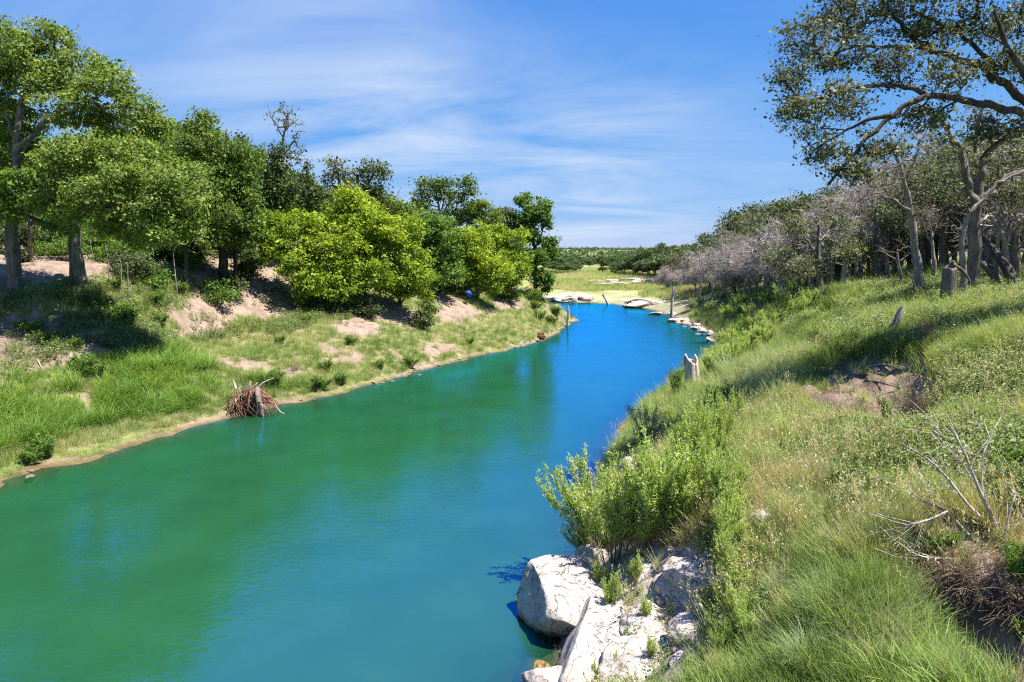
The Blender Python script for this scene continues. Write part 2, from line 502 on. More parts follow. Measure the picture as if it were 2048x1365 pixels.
M['limestone'] = rock_mat('limestone', (.29, .235, .20), (.48, .41, .365), (.18, .135, .11))
M['limestone_wet'] = rock_mat('limestone_wet', (.28, .20, .10), (.46, .36, .20), (.16, .11, .05))


def ground_mat():
    m, t, o = mat('ground')
    geo = N(t, 'ShaderNodeNewGeometry')
    pos = geo.outputs['Position']
    a = N(t, 'ShaderNodeAttribute'); a.attribute_name = 'cover'
    sp = N(t, 'ShaderNodeSeparateColor'); L(t, a.outputs['Color'], sp.inputs[0])
    nb, nm, nf = noise(t, .18, 5, .6, pos), noise(t, 1.3, 6, .65, pos), noise(t, 11, 6, .7, pos)
    grass = ramp(t, nm, [(.30, (.08, .10, .035)), (.5, (.15, .16, .06)), (.7, (.26, .215, .12))])
    meadow = ramp(t, nb, [(.35, (.17, .205, .065)), (.5, (.235, .255, .09)), (.68, (.34, .30, .16))])
    grass = mixc3(t, sp.outputs[2], grass, meadow)
    dirt = ramp(t, nm, [(.28, (.155, .108, .080)), (.5, (.27, .198, .153)), (.72, (.365, .285, .225))])
    dirt = mixc3(t, .55, dirt, ramp(t, nf, [(.36, (.30, .28, .26)), (.52, (1.05, 1.05, 1.05))]), 'MULTIPLY')
    stone = ramp(t, nm, [(.28, (.24, .195, .165)), (.5, (.37, .315, .275)), (.72, (.45, .39, .345))])
    stone = mixc3(t, .5, stone, ramp(t, nf, [(.36, (.45, .42, .40)), (.52, (1.05, 1.05, 1.05))]), 'MULTIPLY')
    soil = ramp(t, nm, [(.28, (.085, .058, .045)), (.5, (.165, .115, .09)), (.72, (.26, .19, .15))])
    soil = mixc3(t, .5, soil, ramp(t, nf, [(.36, (.35, .33, .31)), (.52, (1.05, 1.05, 1.05))]), 'MULTIPLY')
    dirt = mixc3(t, a.outputs['Alpha'], dirt, soil)
    col = mixc3(t, sp.outputs[0], grass, dirt)
    col = mixc3(t, sp.outputs[1], col, stone)
    spz = N(t, 'ShaderNodeSeparateXYZ'); L(t, pos, spz.inputs[0])
    wet = N(t, 'ShaderNodeMapRange'); wet.inputs['From Min'].default_value = .03; wet.inputs['From Max'].default_value = .13
    wet.inputs['To Min'].default_value = 1; wet.inputs['To Max'].default_value = 0
    L(t, spz.outputs['Z'], wet.inputs['Value'])
    col = mixc3(t, wet.outputs[0], col, mixc3(t, 1.0, col, (.62, .55, .42), 'MULTIPLY'))
    b = N(t, 'ShaderNodeBsdfPrincipled'); b.inputs['Roughness'].default_value = .95; b.inputs['Specular IOR Level'].default_value = .1
    L(t, col, b.inputs['Base Color'])
    bp = N(t, 'ShaderNodeBump'); bp.inputs['Strength'].default_value = .8; bp.inputs['Distance'].default_value = .12
    hs_ = N(t, 'ShaderNodeMath', operation='MULTIPLY_ADD'); hs_.inputs[1].default_value = .35
    L(t, nf, hs_.inputs[0]); L(t, nm, hs_.inputs[2])
    L(t, hs_.outputs[0], bp.inputs['Height']); L(t, bp.outputs[0], b.inputs['Normal'])
    L(t, b.outputs[0], o.inputs['Surface'])
    return m


def water_mat():
    m, t, o = mat('water')
    geo = N(t, 'ShaderNodeNewGeometry')
    pos = geo.outputs['Position']
    mpn = N(t, 'ShaderNodeMapping'); mpn.inputs['Rotation'].default_value = (0, 0, R(20)); mpn.inputs['Scale'].default_value = (1, 2.2, 1)
    L(t, pos, mpn.inputs['Vector'])
    w1 = noise(t, 2.6, 3, .55, mpn.outputs[0], .6)
    w2 = noise(t, .45, 2, .5, pos)
    bp = N(t, 'ShaderNodeBump'); bp.inputs['Strength'].default_value = .30; bp.inputs['Distance'].default_value = .06
    L(t, w1, bp.inputs['Height'])
    wp = N(t, 'ShaderNodeMapRange'); wp.inputs['From Min'].default_value = .35; wp.inputs['From Max'].default_value = .68
    wp.inputs['To Min'].default_value = .10; wp.inputs['To Max'].default_value = .30
    L(t, noise(t, .09, 3, .5, mpn.outputs[0], .5), wp.inputs['Value']); L(t, wp.outputs[0], bp.inputs['Strength'])
    body = ramp(t, w2, [(.3, (.014, .072, .027)), (.7, (.018, .084, .034))])
    at = N(t, 'ShaderNodeAttribute'); at.attribute_name = 'shallow'
    dif = N(t, 'ShaderNodeBsdfDiffuse'); L(t, body, dif.inputs['Color']); L(t, bp.outputs[0], dif.inputs['Normal'])
    trn = N(t, 'ShaderNodeBsdfTransparent'); trn.inputs['Color'].default_value = (.78, .9, .8, 1)
    mb = N(t, 'ShaderNodeMixShader'); L(t, at.outputs['Fac'], mb.inputs[0]); L(t, dif.outputs[0], mb.inputs[1]); L(t, trn.outputs[0], mb.inputs[2])
    gl = N(t, 'ShaderNodeBsdfGlossy'); gl.inputs['Roughness'].default_value = .04; gl.inputs['Color'].default_value = (.0, .62, 1.75, 1)
    L(t, bp.outputs[0], gl.inputs['Normal'])
    fr = N(t, 'ShaderNodeFresnel'); fr.inputs['IOR'].default_value = 2.15; L(t, bp.outputs[0], fr.inputs['Normal'])
    mx = N(t, 'ShaderNodeMixShader'); L(t, fr.outputs[0], mx.inputs[0]); L(t, mb.outputs[0], mx.inputs[1]); L(t, gl.outputs[0], mx.inputs[2])
    L(t, mx.outputs[0], o.inputs['Surface'])
    return m


M['ground'] = ground_mat()
M['water'] = water_mat()


# ------------------------------------------------------------------ mesh helpers
def mesh_np(name, V, faces, m, tint=None, smooth_=False):
    """faces: int array (n,k)"""
    me = bpy.data.meshes.new(name)
    V = np.asarray(V, np.float32); faces = np.asarray(faces, np.int32)
    n, k = faces.shape
    me.vertices.add(len(V)); me.vertices.foreach_set('co', V.ravel())
    me.loops.add(n * k); me.loops.foreach_set('vertex_index', faces.ravel())
    me.polygons.add(n)
    me.polygons.foreach_set('loop_start', np.arange(0, n * k, k, dtype=np.int32))
    if smooth_:
        me.polygons.foreach_set('use_smooth', np.ones(n, bool))
    if tint is not None:
        at = me.attributes.new('tint', 'FLOAT', 'FACE')
        at.data.foreach_set('value', np.asarray(tint, np.float32))
    me.update(calc_edges=True)
    me.materials.append(m)
    return me


def add(name, me, parent=None, loc=None, kind=None):
    o = bpy.data.objects.new(name, me)
    COL.objects.link(o)
    if parent is not None:
        o.parent = parent
    if loc is not None:
        o.location = loc
    if kind:
        o['kind'] = kind
    return o


def tag(o, label, cat, group=None):
    o['label'] = label; o['category'] = cat; o['kind'] = 'thing'
    if group:
        o['group'] = group
    return o


def empty(name, loc, label, cat, group=None):
    o = bpy.data.objects.new(name, None)
    o.empty_display_size = .3
    COL.objects.link(o); o.location = loc
    return tag(o, label, cat, group)


def copy_thing(src, loc, rz=0, s=1.0, label=None, group=None, tilt=(0, 0)):
    c = src.copy(); COL.objects.link(c)
    c.location = loc; c.rotation_euler = (tilt[0], tilt[1], rz)
    c.scale = (s, s, s) if np.isscalar(s) else s
    if label: c['label'] = label
    if group: c['group'] = group
    for ch in CH.get(src.name, []):
        k = ch.copy(); COL.objects.link(k); k.parent = c
    return c


CH = {}


def kids(o, *ch):
    CH.setdefault(o.name, []).extend(ch)


def unit(a):
    return a / (np.linalg.norm(a, axis=-1, keepdims=True) + 1e-9)


def frames(d):
    ref = np.where(np.abs(d[:, 2:3]) > .9, np.array([[1., 0, 0]]), np.array([[0, 0, 1.]]))
    a = unit(np.cross(d, ref)); b = np.cross(d, a)
    return a, b


def tubes(P0, P1, r0, r1, sides):
    P0, P1 = np.asarray(P0, float), np.asarray(P1, float)
    n = len(P0)
    a, b = frames(unit(P1 - P0))
    th = np.arange(sides) * 2 * math.pi / sides
    c, s = np.cos(th)[None, :, None], np.sin(th)[None, :, None]
    ring = a[:, None] * c + b[:, None] * s
    V = np.concatenate([P0[:, None] + ring * np.asarray(r0)[:, None, None], P1[:, None] + ring * np.asarray(r1)[:, None, None]], 1).reshape(-1, 3)
    base = (np.arange(n) * 2 * sides)[:, None]
    i = np.arange(sides)[None]; j = (i + 1) % sides
    Fq = np.stack([base + i, base + j, base + sides + j, base + sides + i], 2).reshape(-1, 4)
    return V, Fq


def polytube(pts, radii, sides=9, rough=.08, seed=0, cap=True, wobble=0.0):
    """one continuous tube with bulges along a smoothed polyline"""
    rg = np.random.default_rng(seed)
    pts = np.asarray(pts, float); radii = np.asarray(radii, float)
    t = np.concatenate([[0], np.cumsum(np.linalg.norm(np.diff(pts, axis=0), axis=1))])
    n = max(len(pts), int(t[-1] / max(.12, radii.mean() * 1.6)) + 2)
    n = min(n, 60)
    ts = np.linspace(0, t[-1], n)
    Pn = np.stack([np.interp(ts, t, pts[:, k]) for k in range(3)], 1)
    for _ in range(3):
        Pn[1:-1] = .5 * Pn[1:-1] + .25 * (Pn[:-2] + Pn[2:])
    rn = np.interp(ts, t, radii)
    if wobble and n > 4:
        wob = rg.normal(size=(n, 3)) * (rn * wobble)[:, None]
        wob[0] = wob[-1] = 0
        wob[1:-1] = .4 * wob[1:-1] + .3 * (wob[:-2] + wob[2:])
        Pn = Pn + wob
    d = np.gradient(Pn, axis=0); d = unit(d)
    a, b = frames(d)
    for k in range(1, n):   # keep the frame from twisting
        a[k] = unit((a[k - 1] - d[k] * (a[k - 1] @ d[k]))[None])[0]; b[k] = np.cross(d[k], a[k])
    th = np.arange(sides) * 2 * math.pi / sides
    prof = 1 + rough * rg.normal(size=(1, sides)) + rough * .6 * rg.normal(size=(n, sides))
    V = Pn[:, None] + (a[:, None] * np.cos(th)[None, :, None] + b[:, None] * np.sin(th)[None, :, None]) * (rn[:, None] * prof)[:, :, None]
    V = V.reshape(-1, 3)
    i = np.arange(sides); j = (i + 1) % sides
    Fq = np.concatenate([np.stack([k * sides + i, k * sides + j, (k + 1) * sides + j, (k + 1) * sides + i], 1) for k in range(n - 1)])
    if cap:
        V = np.concatenate([V, Pn[-1:] + d[-1:] * rn[-1] * .5])
        top = len(V) - 1
        i2 = (n - 1) * sides + i; j2 = (n - 1) * sides + j
        Fq = np.concatenate([Fq, np.stack([i2, j2, np.full(sides, top), np.full(sides, top)], 1)[:, [0, 1, 2, 2]]]) if False else Fq
        capf = np.array([[(n - 1) * sides + q for q in (0, sides // 3, 2 * sides // 3, sides - 1)]])
        Fq = np.concatenate([Fq, capf])
    return V, Fq


def leaves(C, size, rg, up=.45, aspect=.5, outdir=None, axis_=None, fold=.18):
    n = len(C)
    nrm = rg.normal(size=(n, 3)); nrm[:, 2] += up * 2
    if outdir is not None:
        nrm += outdir * .9
    nrm = unit(nrm)
    if axis_ is None:
        axis_ = rg.normal(size=(n, 3))
    ax = unit(axis_ - nrm * (axis_ * nrm).sum(1, keepdims=True))
    sd = np.cross(nrm, ax)
    s = size * np.clip(np.exp(rg.normal(0, .36, (n, 1))), .4, 2.1)
    w = s * aspect * .5
    V = np.stack([C - ax * s * .5, C + sd * w + nrm * s * fold, C + ax * s * .5, C - sd * w + nrm * s * fold], 1).reshape(-1, 3)
    Fq = np.arange(4 * n).reshape(n, 4)
    return V, Fq


def grow(paths, clumps, rg, tip_r=.012, expo=.46, sag=.12, jit=.10):
    """connect clump centres to limb polylines; returns edge arrays"""
    nodes, par, rad0 = [], [], []
    for pts, rr in paths:
        pts = np.asarray(pts, float)
        rs = resample3(pts, .6)
        rads = np.linspace(rr[0], rr[1], len(rs))
        for k, q in enumerate(rs):
            nodes.append(q); par.append(-1); rad0.append(rads[k])
    nroot = len(nodes)
    nodes = list(nodes)
    Np = np.array(nodes)
    order = np.argsort([np.min(np.linalg.norm(Np - c, axis=1)) for c in clumps])
    tips = []
    arr = np.zeros((nroot + len(clumps) * 4, 3)); arr[:nroot] = Np; cnt = nroot
    for ci in order:
        c = clumps[ci]
        d = np.linalg.norm(arr[:cnt] - c, axis=1)
        d = d + np.where(arr[:cnt, 2] > c[2] + .3, d * .35, 0)
        k = int(np.argmin(d)); p = arr[k]
        dist = np.linalg.norm(c - p)
        nseg = 1 if dist < .8 else (2 if dist < 2 else 3)
        prev = k
        for s_ in range(1, nseg + 1):
            t = s_ / nseg
            q = p + (c - p) * t
            if s_ < nseg:
                q = q + rg.normal(size=3) * jit * dist + np.array([0, 0, sag * dist * math.sin(math.pi * t)])
            arr[cnt] = q; par.append(prev); prev = cnt; cnt += 1
        tips.append(prev)
    w = np.zeros(cnt)
    for t in tips:
        w[t] += 1
    for k in range(cnt - 1, nroot - 1, -1):
        if par[k] >= 0:
            w[par[k]] += w[k]
    idx = np.arange(nroot, cnt); pr = np.array(par[nroot:cnt])
    r1 = tip_r * np.maximum(w[idx], 1) ** expo
    r0 = np.where(pr < nroot, r1 * 1.1, tip_r * np.maximum(w[pr], 1) ** expo)
    r0 = np.minimum(r0, r1 * 1.6)
    return arr[pr], arr[idx], r0, r1, arr[tips]


def resample3(pts, step):
    o = [pts[0]]
    for a, b in zip(pts[:-1], pts[1:]):
        n = max(1, int(np.linalg.norm(b - a) / step))
        for i in range(1, n + 1):
            o.append(a + (b - a) * i / n)
    return np.array(o)


def blob_clumps(blobs, per_m2, rg, shell=.55):
    C, Oo = [], []
    for (c, r) in blobs:
        r = np.asarray(r, float)
        area = 4 * math.pi * ((r[0] * r[1]) ** 1.6 / 3 + (r[0] * r[2]) ** 1.6 / 3 + (r[1] * r[2]) ** 1.6 / 3) ** (1 / 1.6)
        n = max(4, int(area * per_m2))
        d = unit(rg.normal(size=(n, 3)))
        q = rg.uniform(size=n)
        rad = np.where(q < .72, rg.uniform(shell + .2, 1.08, n), rg.uniform(.2, shell + .2, n))
        lump = 1 + .16 * np.sin(d[:, 0] * 5 + c[0]) * np.sin(d[:, 2] * 4 + c[1])
        C.append(c + d * (rad * lump)[:, None] * r); Oo.append(d)
    return np.concatenate(C), np.concatenate(Oo)


def pblob(u, v, Y, ru, rv=None, ry=None):
    c = P(u, v, Y)
    rv = ru if rv is None else rv
    a = px(ru, Y)
    return (c, (a, (px(ry, Y) if ry else a), px(rv, Y)))


def tree(name, label, base, limbs, blobs, leaf='leaf_mid', bark='bark_grey', per_m2=1.6, lpc=26, lsize=.16, sigma=.34, aspect=.55, seed=1,
         tip_r=.012, up=.35, cat='tree', group=None, limb_parts=False, moss=0, tint_shift=0.0, drop=0.0, twigs=0, sides=9, shell=.55, tip_len=1.0, lumpy=0):
    rg = np.random.default_rng(seed)
    base = np.asarray(base, float)
    o = empty(name, base, label, cat, group)
    made = []
    Vs, Fs, off = [], [], 0
    for k, (pts, rr) in enumerate(limbs):
        pts = np.asarray(pts, float) - base
        rad = np.linspace(rr[0], rr[1], len(pts))
        if k == 0 and len(pts) > 2:
            pts = np.concatenate([pts[:1] - [0, 0, .3], pts[:1] + (pts[1:2] - pts[:1]) * .06, pts[1:]])
            rad = np.concatenate([[rr[0] * 1.45, rr[0] * 1.12], rad[1:]])
        V, Fq = polytube(pts, rad, sides, .09, seed * 10 + k, True, .75 if k else .25)
        if limb_parts and k > 0:
            ob = add('limb', mesh_np('limb', V, Fq, M[bark], None, True), o); made.append(ob)
        else:
            Vs.append(V); Fs.append(Fq + off); off += len(V)
    if Vs:
        ob = add('trunk', mesh_np('trunk', np.concatenate(Vs), np.concatenate(Fs), M[bark], None, True), o); made.append(ob)
    if lumpy:
        nb = []
        for (c, r) in blobs:
            r = np.asarray(r, float)
            nb.append((c, r * .74))
            for k in range(lumpy):
                d = unit(rg.normal(size=(1, 3)) + np.array([[0, 0, .15]]))[0]
                nb.append((c + d * r * rg.uniform(.62, .95), r * rg.uniform(.26, .46)))
        blobs = nb
    C, Oo = blob_clumps(blobs, per_m2, rg, shell)
    paths = [(np.asarray(p, float) if (k and len(p) > 1) else np.asarray(p, float)[max(0, len(p) // 3):], rr) for k, (p, rr) in enumerate(limbs)]
    P0, P1, r0, r1, tips = grow(paths, C, rg, tip_r)
    V, Fq = tubes(P0 - base, P1 - base, r0, r1, 4)
    if twigs:
        n = len(P1); k = twigs
        st = np.repeat(P0 + (P1 - P0) * .5, k, 0) + (np.repeat(P1 - P0, k, 0)) * rg.uniform(-.4, .5, (n * k, 1))
        dr = unit(np.repeat(unit(P1 - P0), k, 0) * .7 + rg.normal(size=(n * k, 3)) * .55 + np.array([0, 0, -.12]))
        ln = rg.uniform(.25, .8, (n * k, 1)) * tip_len
        md = st + dr * ln * .55
        en = md + unit(dr + rg.normal(size=dr.shape) * .3 + np.array([0, 0, -.15])) * ln * .5
        rr = np.full(n * k, tip_r * .62)
        V2, F2 = tubes(np.concatenate([st, md]) - base, np.concatenate([md, en]) - base, np.concatenate([rr, rr * .8]), np.concatenate([rr * .8, rr * .4]), 3)
        Fq = np.concatenate([Fq, F2 + len(V)]); V = np.concatenate([V, V2])
    ob = add('branchwork', mesh_np('branchwork', V, Fq, M[bark], None, False), o, kind='stuff'); made.append(ob)
    if lpc:
        keep = rg.uniform(size=len(C)) >= drop
        Ck, Ok = C[keep], Oo[keep]
        n = len(Ck)
        cnt = lpc
        cc = np.repeat(Ck, cnt, 0)
        off_ = rg.normal(size=(n * cnt, 3)) * sigma * np.array([1.15, 1.15, .62])
        pos = cc + off_
        V, Fq = leaves(pos - base, lsize, rg, up, aspect, np.repeat(Ok, cnt, 0) * .5)
        ct = np.repeat(rg.normal(0, .16, n), cnt)
        tint = np.clip(.5 + tint_shift + ct + rg.normal(0, .17, n * cnt), 0, 1)
        ob = add('crown', mesh_np('crown', V, Fq, M[leaf], tint), o, kind='stuff'); made.append(ob)
    if moss:
        pk = P1[rg.integers(0, len(P1), moss)] + rg.normal(size=(moss, 3)) * .08
        cnt = 46
        pos = np.repeat(pk, cnt, 0) + rg.normal(size=(moss * cnt, 3)) * .14
        V, Fq = leaves(pos - base, .14, rg, 0, .12)
        ob = add('ball_moss', mesh_np('ball_moss', V, Fq, M['moss'], np.clip(.5 + rg.normal(0, .2, moss * cnt), 0, 1)), o, kind='stuff'); made.append(ob)
    kids(o, *made)
    return o


# ------------------------------------------------------------------ ground and river
ny, nx = XX.shape
idx = np.arange(ny * nx).reshape(ny, nx)
Fg = np.stack([idx[:-1, :-1], idx[:-1, 1:], idx[1:, 1:], idx[1:, :-1]], 2).reshape(-1, 4)
gm = mesh_np('ground', np.stack([XX, YY, Z], 2).reshape(-1, 3), Fg, M['ground'], None, True)
ca = gm.color_attributes.new('cover', 'FLOAT_COLOR', 'POINT')
gyy, gxx = np.gradient(Z, GY, axis=0), np.gradient(Z, GX, axis=1)
slope = np.hypot(gyy, gxx)
sand = .75 - .75 * smooth(.06, .26, Z + .10 * fbm(XX / .8, YY / .8, 33, 3) + .16 * fbm(XX / 3.2, YY / 3.2, 35, 2))
patchy = smooth(.1, .5, fbm(XX / 2.2, YY / 2.2, 41, 4) - .25) * (XX < 2) * (YY > 34) * (YY < 95) * (Z < 4)
litter = inpoly(XX, YY, wpoly([(20, 440), (150, 440), (320, 470), (340, 545), (180, 560), (40, 562)])) * (.45 + .5 * np.clip(fbm(XX / 2, YY / 2, 61, 3), -1, 1))
dirtf = np.clip(litter + dirt_g * 1.0 + sand + patchy * .9 + smooth(.9, 1.5, slope) * .8, 0, 1)
dirtf = np.where(YY > 300, 0, dirtf)
shore_far = (YY > 96) & (Z < 1.3) & (fbm(XX / 5, YY / 3, 55, 3) > -.15)
rockf = np.clip(rock_g * 1.0 + shore_far * .32, 0, 1)
meadow = smooth(95, 150, YY)
fresh = np.zeros_like(Z)
for k in (8, 9, 12, 1):
    fresh = np.maximum(fresh, inpoly(XX + .3 * fbm(XX, YY, 5, 2), YY + .3 * fbm(XX, YY, 6, 2), dirt_polys[k]) * (.8 if k != 1 else .5))
cover = np.stack([dirtf, rockf, meadow, fresh], 2).astype(np.float32)
ca.data.foreach_set('color', cover.ravel())
g = add('ground', gm); g['kind'] = 'structure'; g['label'] = 'grassy and eroded earth banks of the river valley'

wx_ = axis([(-130, -40, 8, 2), (-40, 40, .8, .8), (40, 90, 3, 8)])
wy_ = axis([(-120, 0, 8, 2), (0, 70, .5, .9), (70, 160, 1, 3)])
WX, WY = np.meshgrid(wx_, wy_)
WZ = zat(WX, WY)
idx = np.arange(WX.size).reshape(WX.shape)
Fw = np.stack([idx[:-1, :-1], idx[:-1, 1:], idx[1:, 1:], idx[1:, :-1]], 2).reshape(-1, 4)
keep = (WZ.ravel()[Fw].min(1) < .3)
wm = mesh_np('river', np.stack([WX, WY, np.zeros_like(WX)], 2).reshape(-1, 3), Fw[keep], M['water'], None, True)
sa = wm.attributes.new('shallow', 'FLOAT', 'POINT')
sa.data.foreach_set('value', (np.exp(np.minimum(WZ, 0) * 3.6) * .92).astype(np.float32).ravel())
w = add('river_water', wm); w['kind'] = 'structure'; w['label'] = 'blue green river water with fine ripples'



# ================================================================== TREES ON THE LEFT BANK
def PL(pts, Y):
    """polyline from image points at distance Y (or per-point distance)"""
    return [P(p[0], p[1], p[2] if len(p) > 2 else Y) for p in pts]


def on_ground(u, v, Y):
    q = P(u, v, Y)
    return ground(q[0], q[1])


b1 = on_ground(25, 572, 40)
tree('pecan_tree', 'tallest tree of the bank with grey trunk and broad olive green crown', b1,
     [([b1] + PL([(24, 480), (28, 380), (34, 300), (40, 220), (60, 130)], 40), (.38, .12)),
      (PL([(28, 330), (70, 270), (130, 200), (200, 170)], 40), (.12, .045)),
      (PL([(32, 290), (10, 230), (-40, 190)], 40), (.12, .05)),
      (PL([(34, 300), (90, 240), (180, 215), (270, 215), (315, 235)], 39), (.12, .04)),
      (PL([(36, 250), (60, 170), (110, 90)], 41), (.10, .04)),
      (PL([(26, 400), (-30, 330), (-80, 290)], 40), (.11, .045))],
     [pblob(30, 90, 40, 62, 55), pblob(110, 75, 41, 40, 30), pblob(-50, 130, 41, 90, 80), pblob(75, 160, 40, 70, 50), pblob(160, 150, 40, 62, 45),
      pblob(225, 180, 39, 55, 42), pblob(288, 222, 39, 46, 42), pblob(10, 240, 41, 60, 55), pblob(140, 220, 39, 60, 40), pblob(-60, 300, 40, 70, 60),
      pblob(55, 300, 41, 40, 45), pblob(300, 262, 39, 30, 26), pblob(225, 250, 40, 45, 30)],
     leaf='leaf_mid', per_m2=1.9, lpc=30, lsize=.175, sigma=.24, lumpy=7, seed=3, limb_parts=True, moss=14, tint_shift=.2)
b2 = on_ground(155, 556, 42)
tree('cedar_elm_tree', 'yellow green tree with stout fluted trunk beside the tallest tree', b2,
     [([b2] + PL([(152, 480), (158, 420), (175, 350), (200, 290)], 42), (.40, .15)),
      (PL([(156, 420), (220, 370), (290, 350), (350, 370)], 38), (.17, .05)),
      (PL([(156, 430), (110, 370), (70, 340)], 41), (.16, .05)),
      (PL([(165, 390), (240, 420), (310, 440)], 37), (.14, .04))],
     [pblob(185, 300, 38, 85, 45), pblob(120, 330, 37, 60, 45), pblob(260, 310, 37, 60, 40), pblob(300, 360, 36, 70, 45), pblob(220, 375, 36, 75, 40),
      pblob(350, 400, 37, 48, 42), pblob(290, 425, 36, 70, 38), pblob(200, 430, 37, 65, 30), pblob(370, 345, 38, 40, 40), pblob(330, 460, 36, 45, 26), pblob(120, 400, 38, 60, 36), pblob(240, 465, 38, 45, 22), pblob(365, 450, 38, 42, 34), pblob(300, 480, 38, 50, 22), pblob(390, 400, 38, 34, 34)],
     leaf='leaf_mid', per_m2=2.0, lpc=30, lsize=.165, sigma=.23, lumpy=7, seed=5, limb_parts=True, moss=10, tint_shift=.28)
b2b = on_ground(60, 520, 46)
tree('young_elm_tree', 'fresh green low tree leafing around the grey trunks', b2b,
     [([b2b] + PL([(60, 470), (62, 420), (50, 380)], 44), (.13, .05)), (PL([(60, 450), (30, 410), (0, 400)], 42), (.07, .03))],
     [pblob(40, 385, 38.6, 66, 40), pblob(90, 360, 39, 50, 36), pblob(20, 425, 38.6, 45, 22), pblob(130, 455, 41, 42, 18), pblob(-30, 390, 39, 45, 40)],
     leaf='leaf_fresh', per_m2=2.0, lpc=26, lsize=.17, sigma=.24, lumpy=6, seed=8, tint_shift=.12)

b3 = on_ground(445, 515, 55)
tree('vine_draped_tree', 'dark tall tree draped in hanging vines above the bare scarp', b3,
     [([b3] + PL([(445, 450), (435, 370), (420, 300), (405, 250)], 55), (.36, .1)), (PL([(440, 400), (470, 350), (490, 320)], 55), (.14, .05)),
      (PL([(440, 420), (400, 370), (385, 320)], 54), (.14, .05))],
     [pblob(400, 245, 55, 36, 26), pblob(395, 285, 55, 48, 30), pblob(440, 300, 54, 60, 44), pblob(478, 340, 54, 44, 44), pblob(420, 360, 53, 66, 50),
      pblob(490, 400, 54, 36, 50), pblob(435, 425, 53, 60, 45), pblob(470, 465, 54, 40, 34), pblob(395, 440, 53, 40, 45), pblob(500, 320, 56, 20, 30)],
     leaf='leaf_mid', bark='bark_dark', per_m2=1.8, lpc=28, lsize=.20, sigma=.27, lumpy=7, seed=12, up=.1, tint_shift=-.04)
b3b = on_ground(345, 520, 58)
tree('hackberry_tree', 'rounded mid green tree behind the yellow green tree', b3b,
     [([b3b] + PL([(345, 440), (345, 360), (350, 310)], 58), (.24, .08))],
     [pblob(345, 300, 58, 44, 30), pblob(325, 340, 57, 50, 40), pblob(370, 380, 56, 44, 44), pblob(365, 450, 55, 38, 38), pblob(300, 290, 62, 30, 24)],
     leaf='leaf_fresh', per_m2=1.6, lpc=24, lsize=.22, sigma=.28, lumpy=6, seed=14, tint_shift=.05)
# snag with vines on its lower trunk
b4 = on_ground(530, 500, 64)
tree('bare_snag_tree', 'tall bare snag with vine clad lower trunk rising over bright bushes', b4,
     [([b4] + PL([(545, 400), (560, 330), (566, 280), (575, 240)], 64), (.26, .05)),
      (PL([(566, 275), (555, 255), (545, 235)], 64), (.06, .02)), (PL([(568, 265), (585, 245), (592, 235)], 64), (.06, .02)),
      (PL([(560, 320), (575, 300), (590, 280), (596, 296), (606, 305)], 64), (.10, .025)), (PL([(566, 308), (590, 305), (597, 325)], 63), (.06, .02))],
     [pblob(570, 240, 64, 34, 26), pblob(600, 270, 64, 12, 22), pblob(600, 305, 64, 16, 22)],
     leaf='leaf_dark', bark='bark_grey', per_m2=1.6, lpc=2, lsize=.2, sigma=.3, seed=17, tip_r=.026, twigs=2, tip_len=1.2)
tree('vine_column', 'dark vine mass clinging to the lower trunk of the tall bare snag', b4,
     [([b4] + PL([(545, 400), (556, 340)], 63.8), (.1, .03))],
     [pblob(556, 310, 63.5, 22, 22), pblob(553, 345, 63.5, 26, 24), pblob(552, 385, 63.5, 30, 24), pblob(578, 375, 63.5, 20, 20)],
     leaf='leaf_dark', bark='bark_dark', per_m2=2.3, lpc=26, lsize=.24, sigma=.34, seed=18, tint_shift=.12, cat='vine')
b5 = on_ground(612, 480, 66)
tree('ivy_spire_tree', 'slim dark spire of ivy on a dead trunk beside the bare snag', b5,
     [([b5] + PL([(613, 420), (614, 320)], 66), (.16, .03))],
     [pblob(614, 345, 66, 9, 24), pblob(616, 375, 66, 15, 22), pblob(620, 400, 66, 22, 18), pblob(637, 385, 66, 12, 14)],
     leaf='leaf_dark', bark='bark_dark', per_m2=2.4, lpc=22, lsize=.24, sigma=.3, seed=19)
b6 = on_ground(680, 480, 70)
tree('bluish_oak_tree', 'slender blue green oak with airy crown behind bright bushes', b6,
     [([b6] + PL([(682, 400), (678, 360), (670, 330)], 70), (.16, .06)), (PL([(680, 390), (690, 360), (690, 345)], 70), (.08, .03))],
     [pblob(668, 330, 70, 18, 16), pblob(682, 350, 70, 20, 18), pblob(662, 365, 70, 14, 20), pblob(655, 395, 69, 24, 16), pblob(705, 385, 70, 18, 22)],
     leaf='leaf_oak', bark='bark_dark', per_m2=1.8, lpc=18, lsize=.24, sigma=.34, seed=21, tint_shift=-.02)
b7 = on_ground(740, 480, 68)
tree('leaning_oak_tree', 'dark oak with leaning forked crown behind bright bushes', b7,
     [([b7] + PL([(735, 420), (730, 380), (745, 350), (760, 330)], 68), (.2, .05))],
     [pblob(740, 335, 68, 20, 14), pblob(760, 345, 68, 15, 18), pblob(722, 355, 68, 18, 14), pblob(745, 375, 68, 22, 16), pblob(725, 390, 68, 24, 16), pblob(752, 398, 68, 16, 20), pblob(700, 400, 68, 22, 14)],
     leaf='leaf_dark', bark='bark_dark', per_m2=2.1, lpc=22, lsize=.24, sigma=.34, seed=23)
b8 = on_ground(790, 470, 72)
tree('broken_snag', 'short grey broken snag poking out above bright bushes', b8,
     [([b8] + PL([(782, 430), (786, 405), (792, 390)], 72), (.14, .05)), (PL([(788, 400), (796, 386), (803, 375)], 72), (.07, .03))],
     [pblob(794, 395, 72, 8, 12)], per_m2=1.0, lpc=0, seed=25, bark='twig_grey', tip_r=.03)
b9 = on_ground(890, 480, 78)
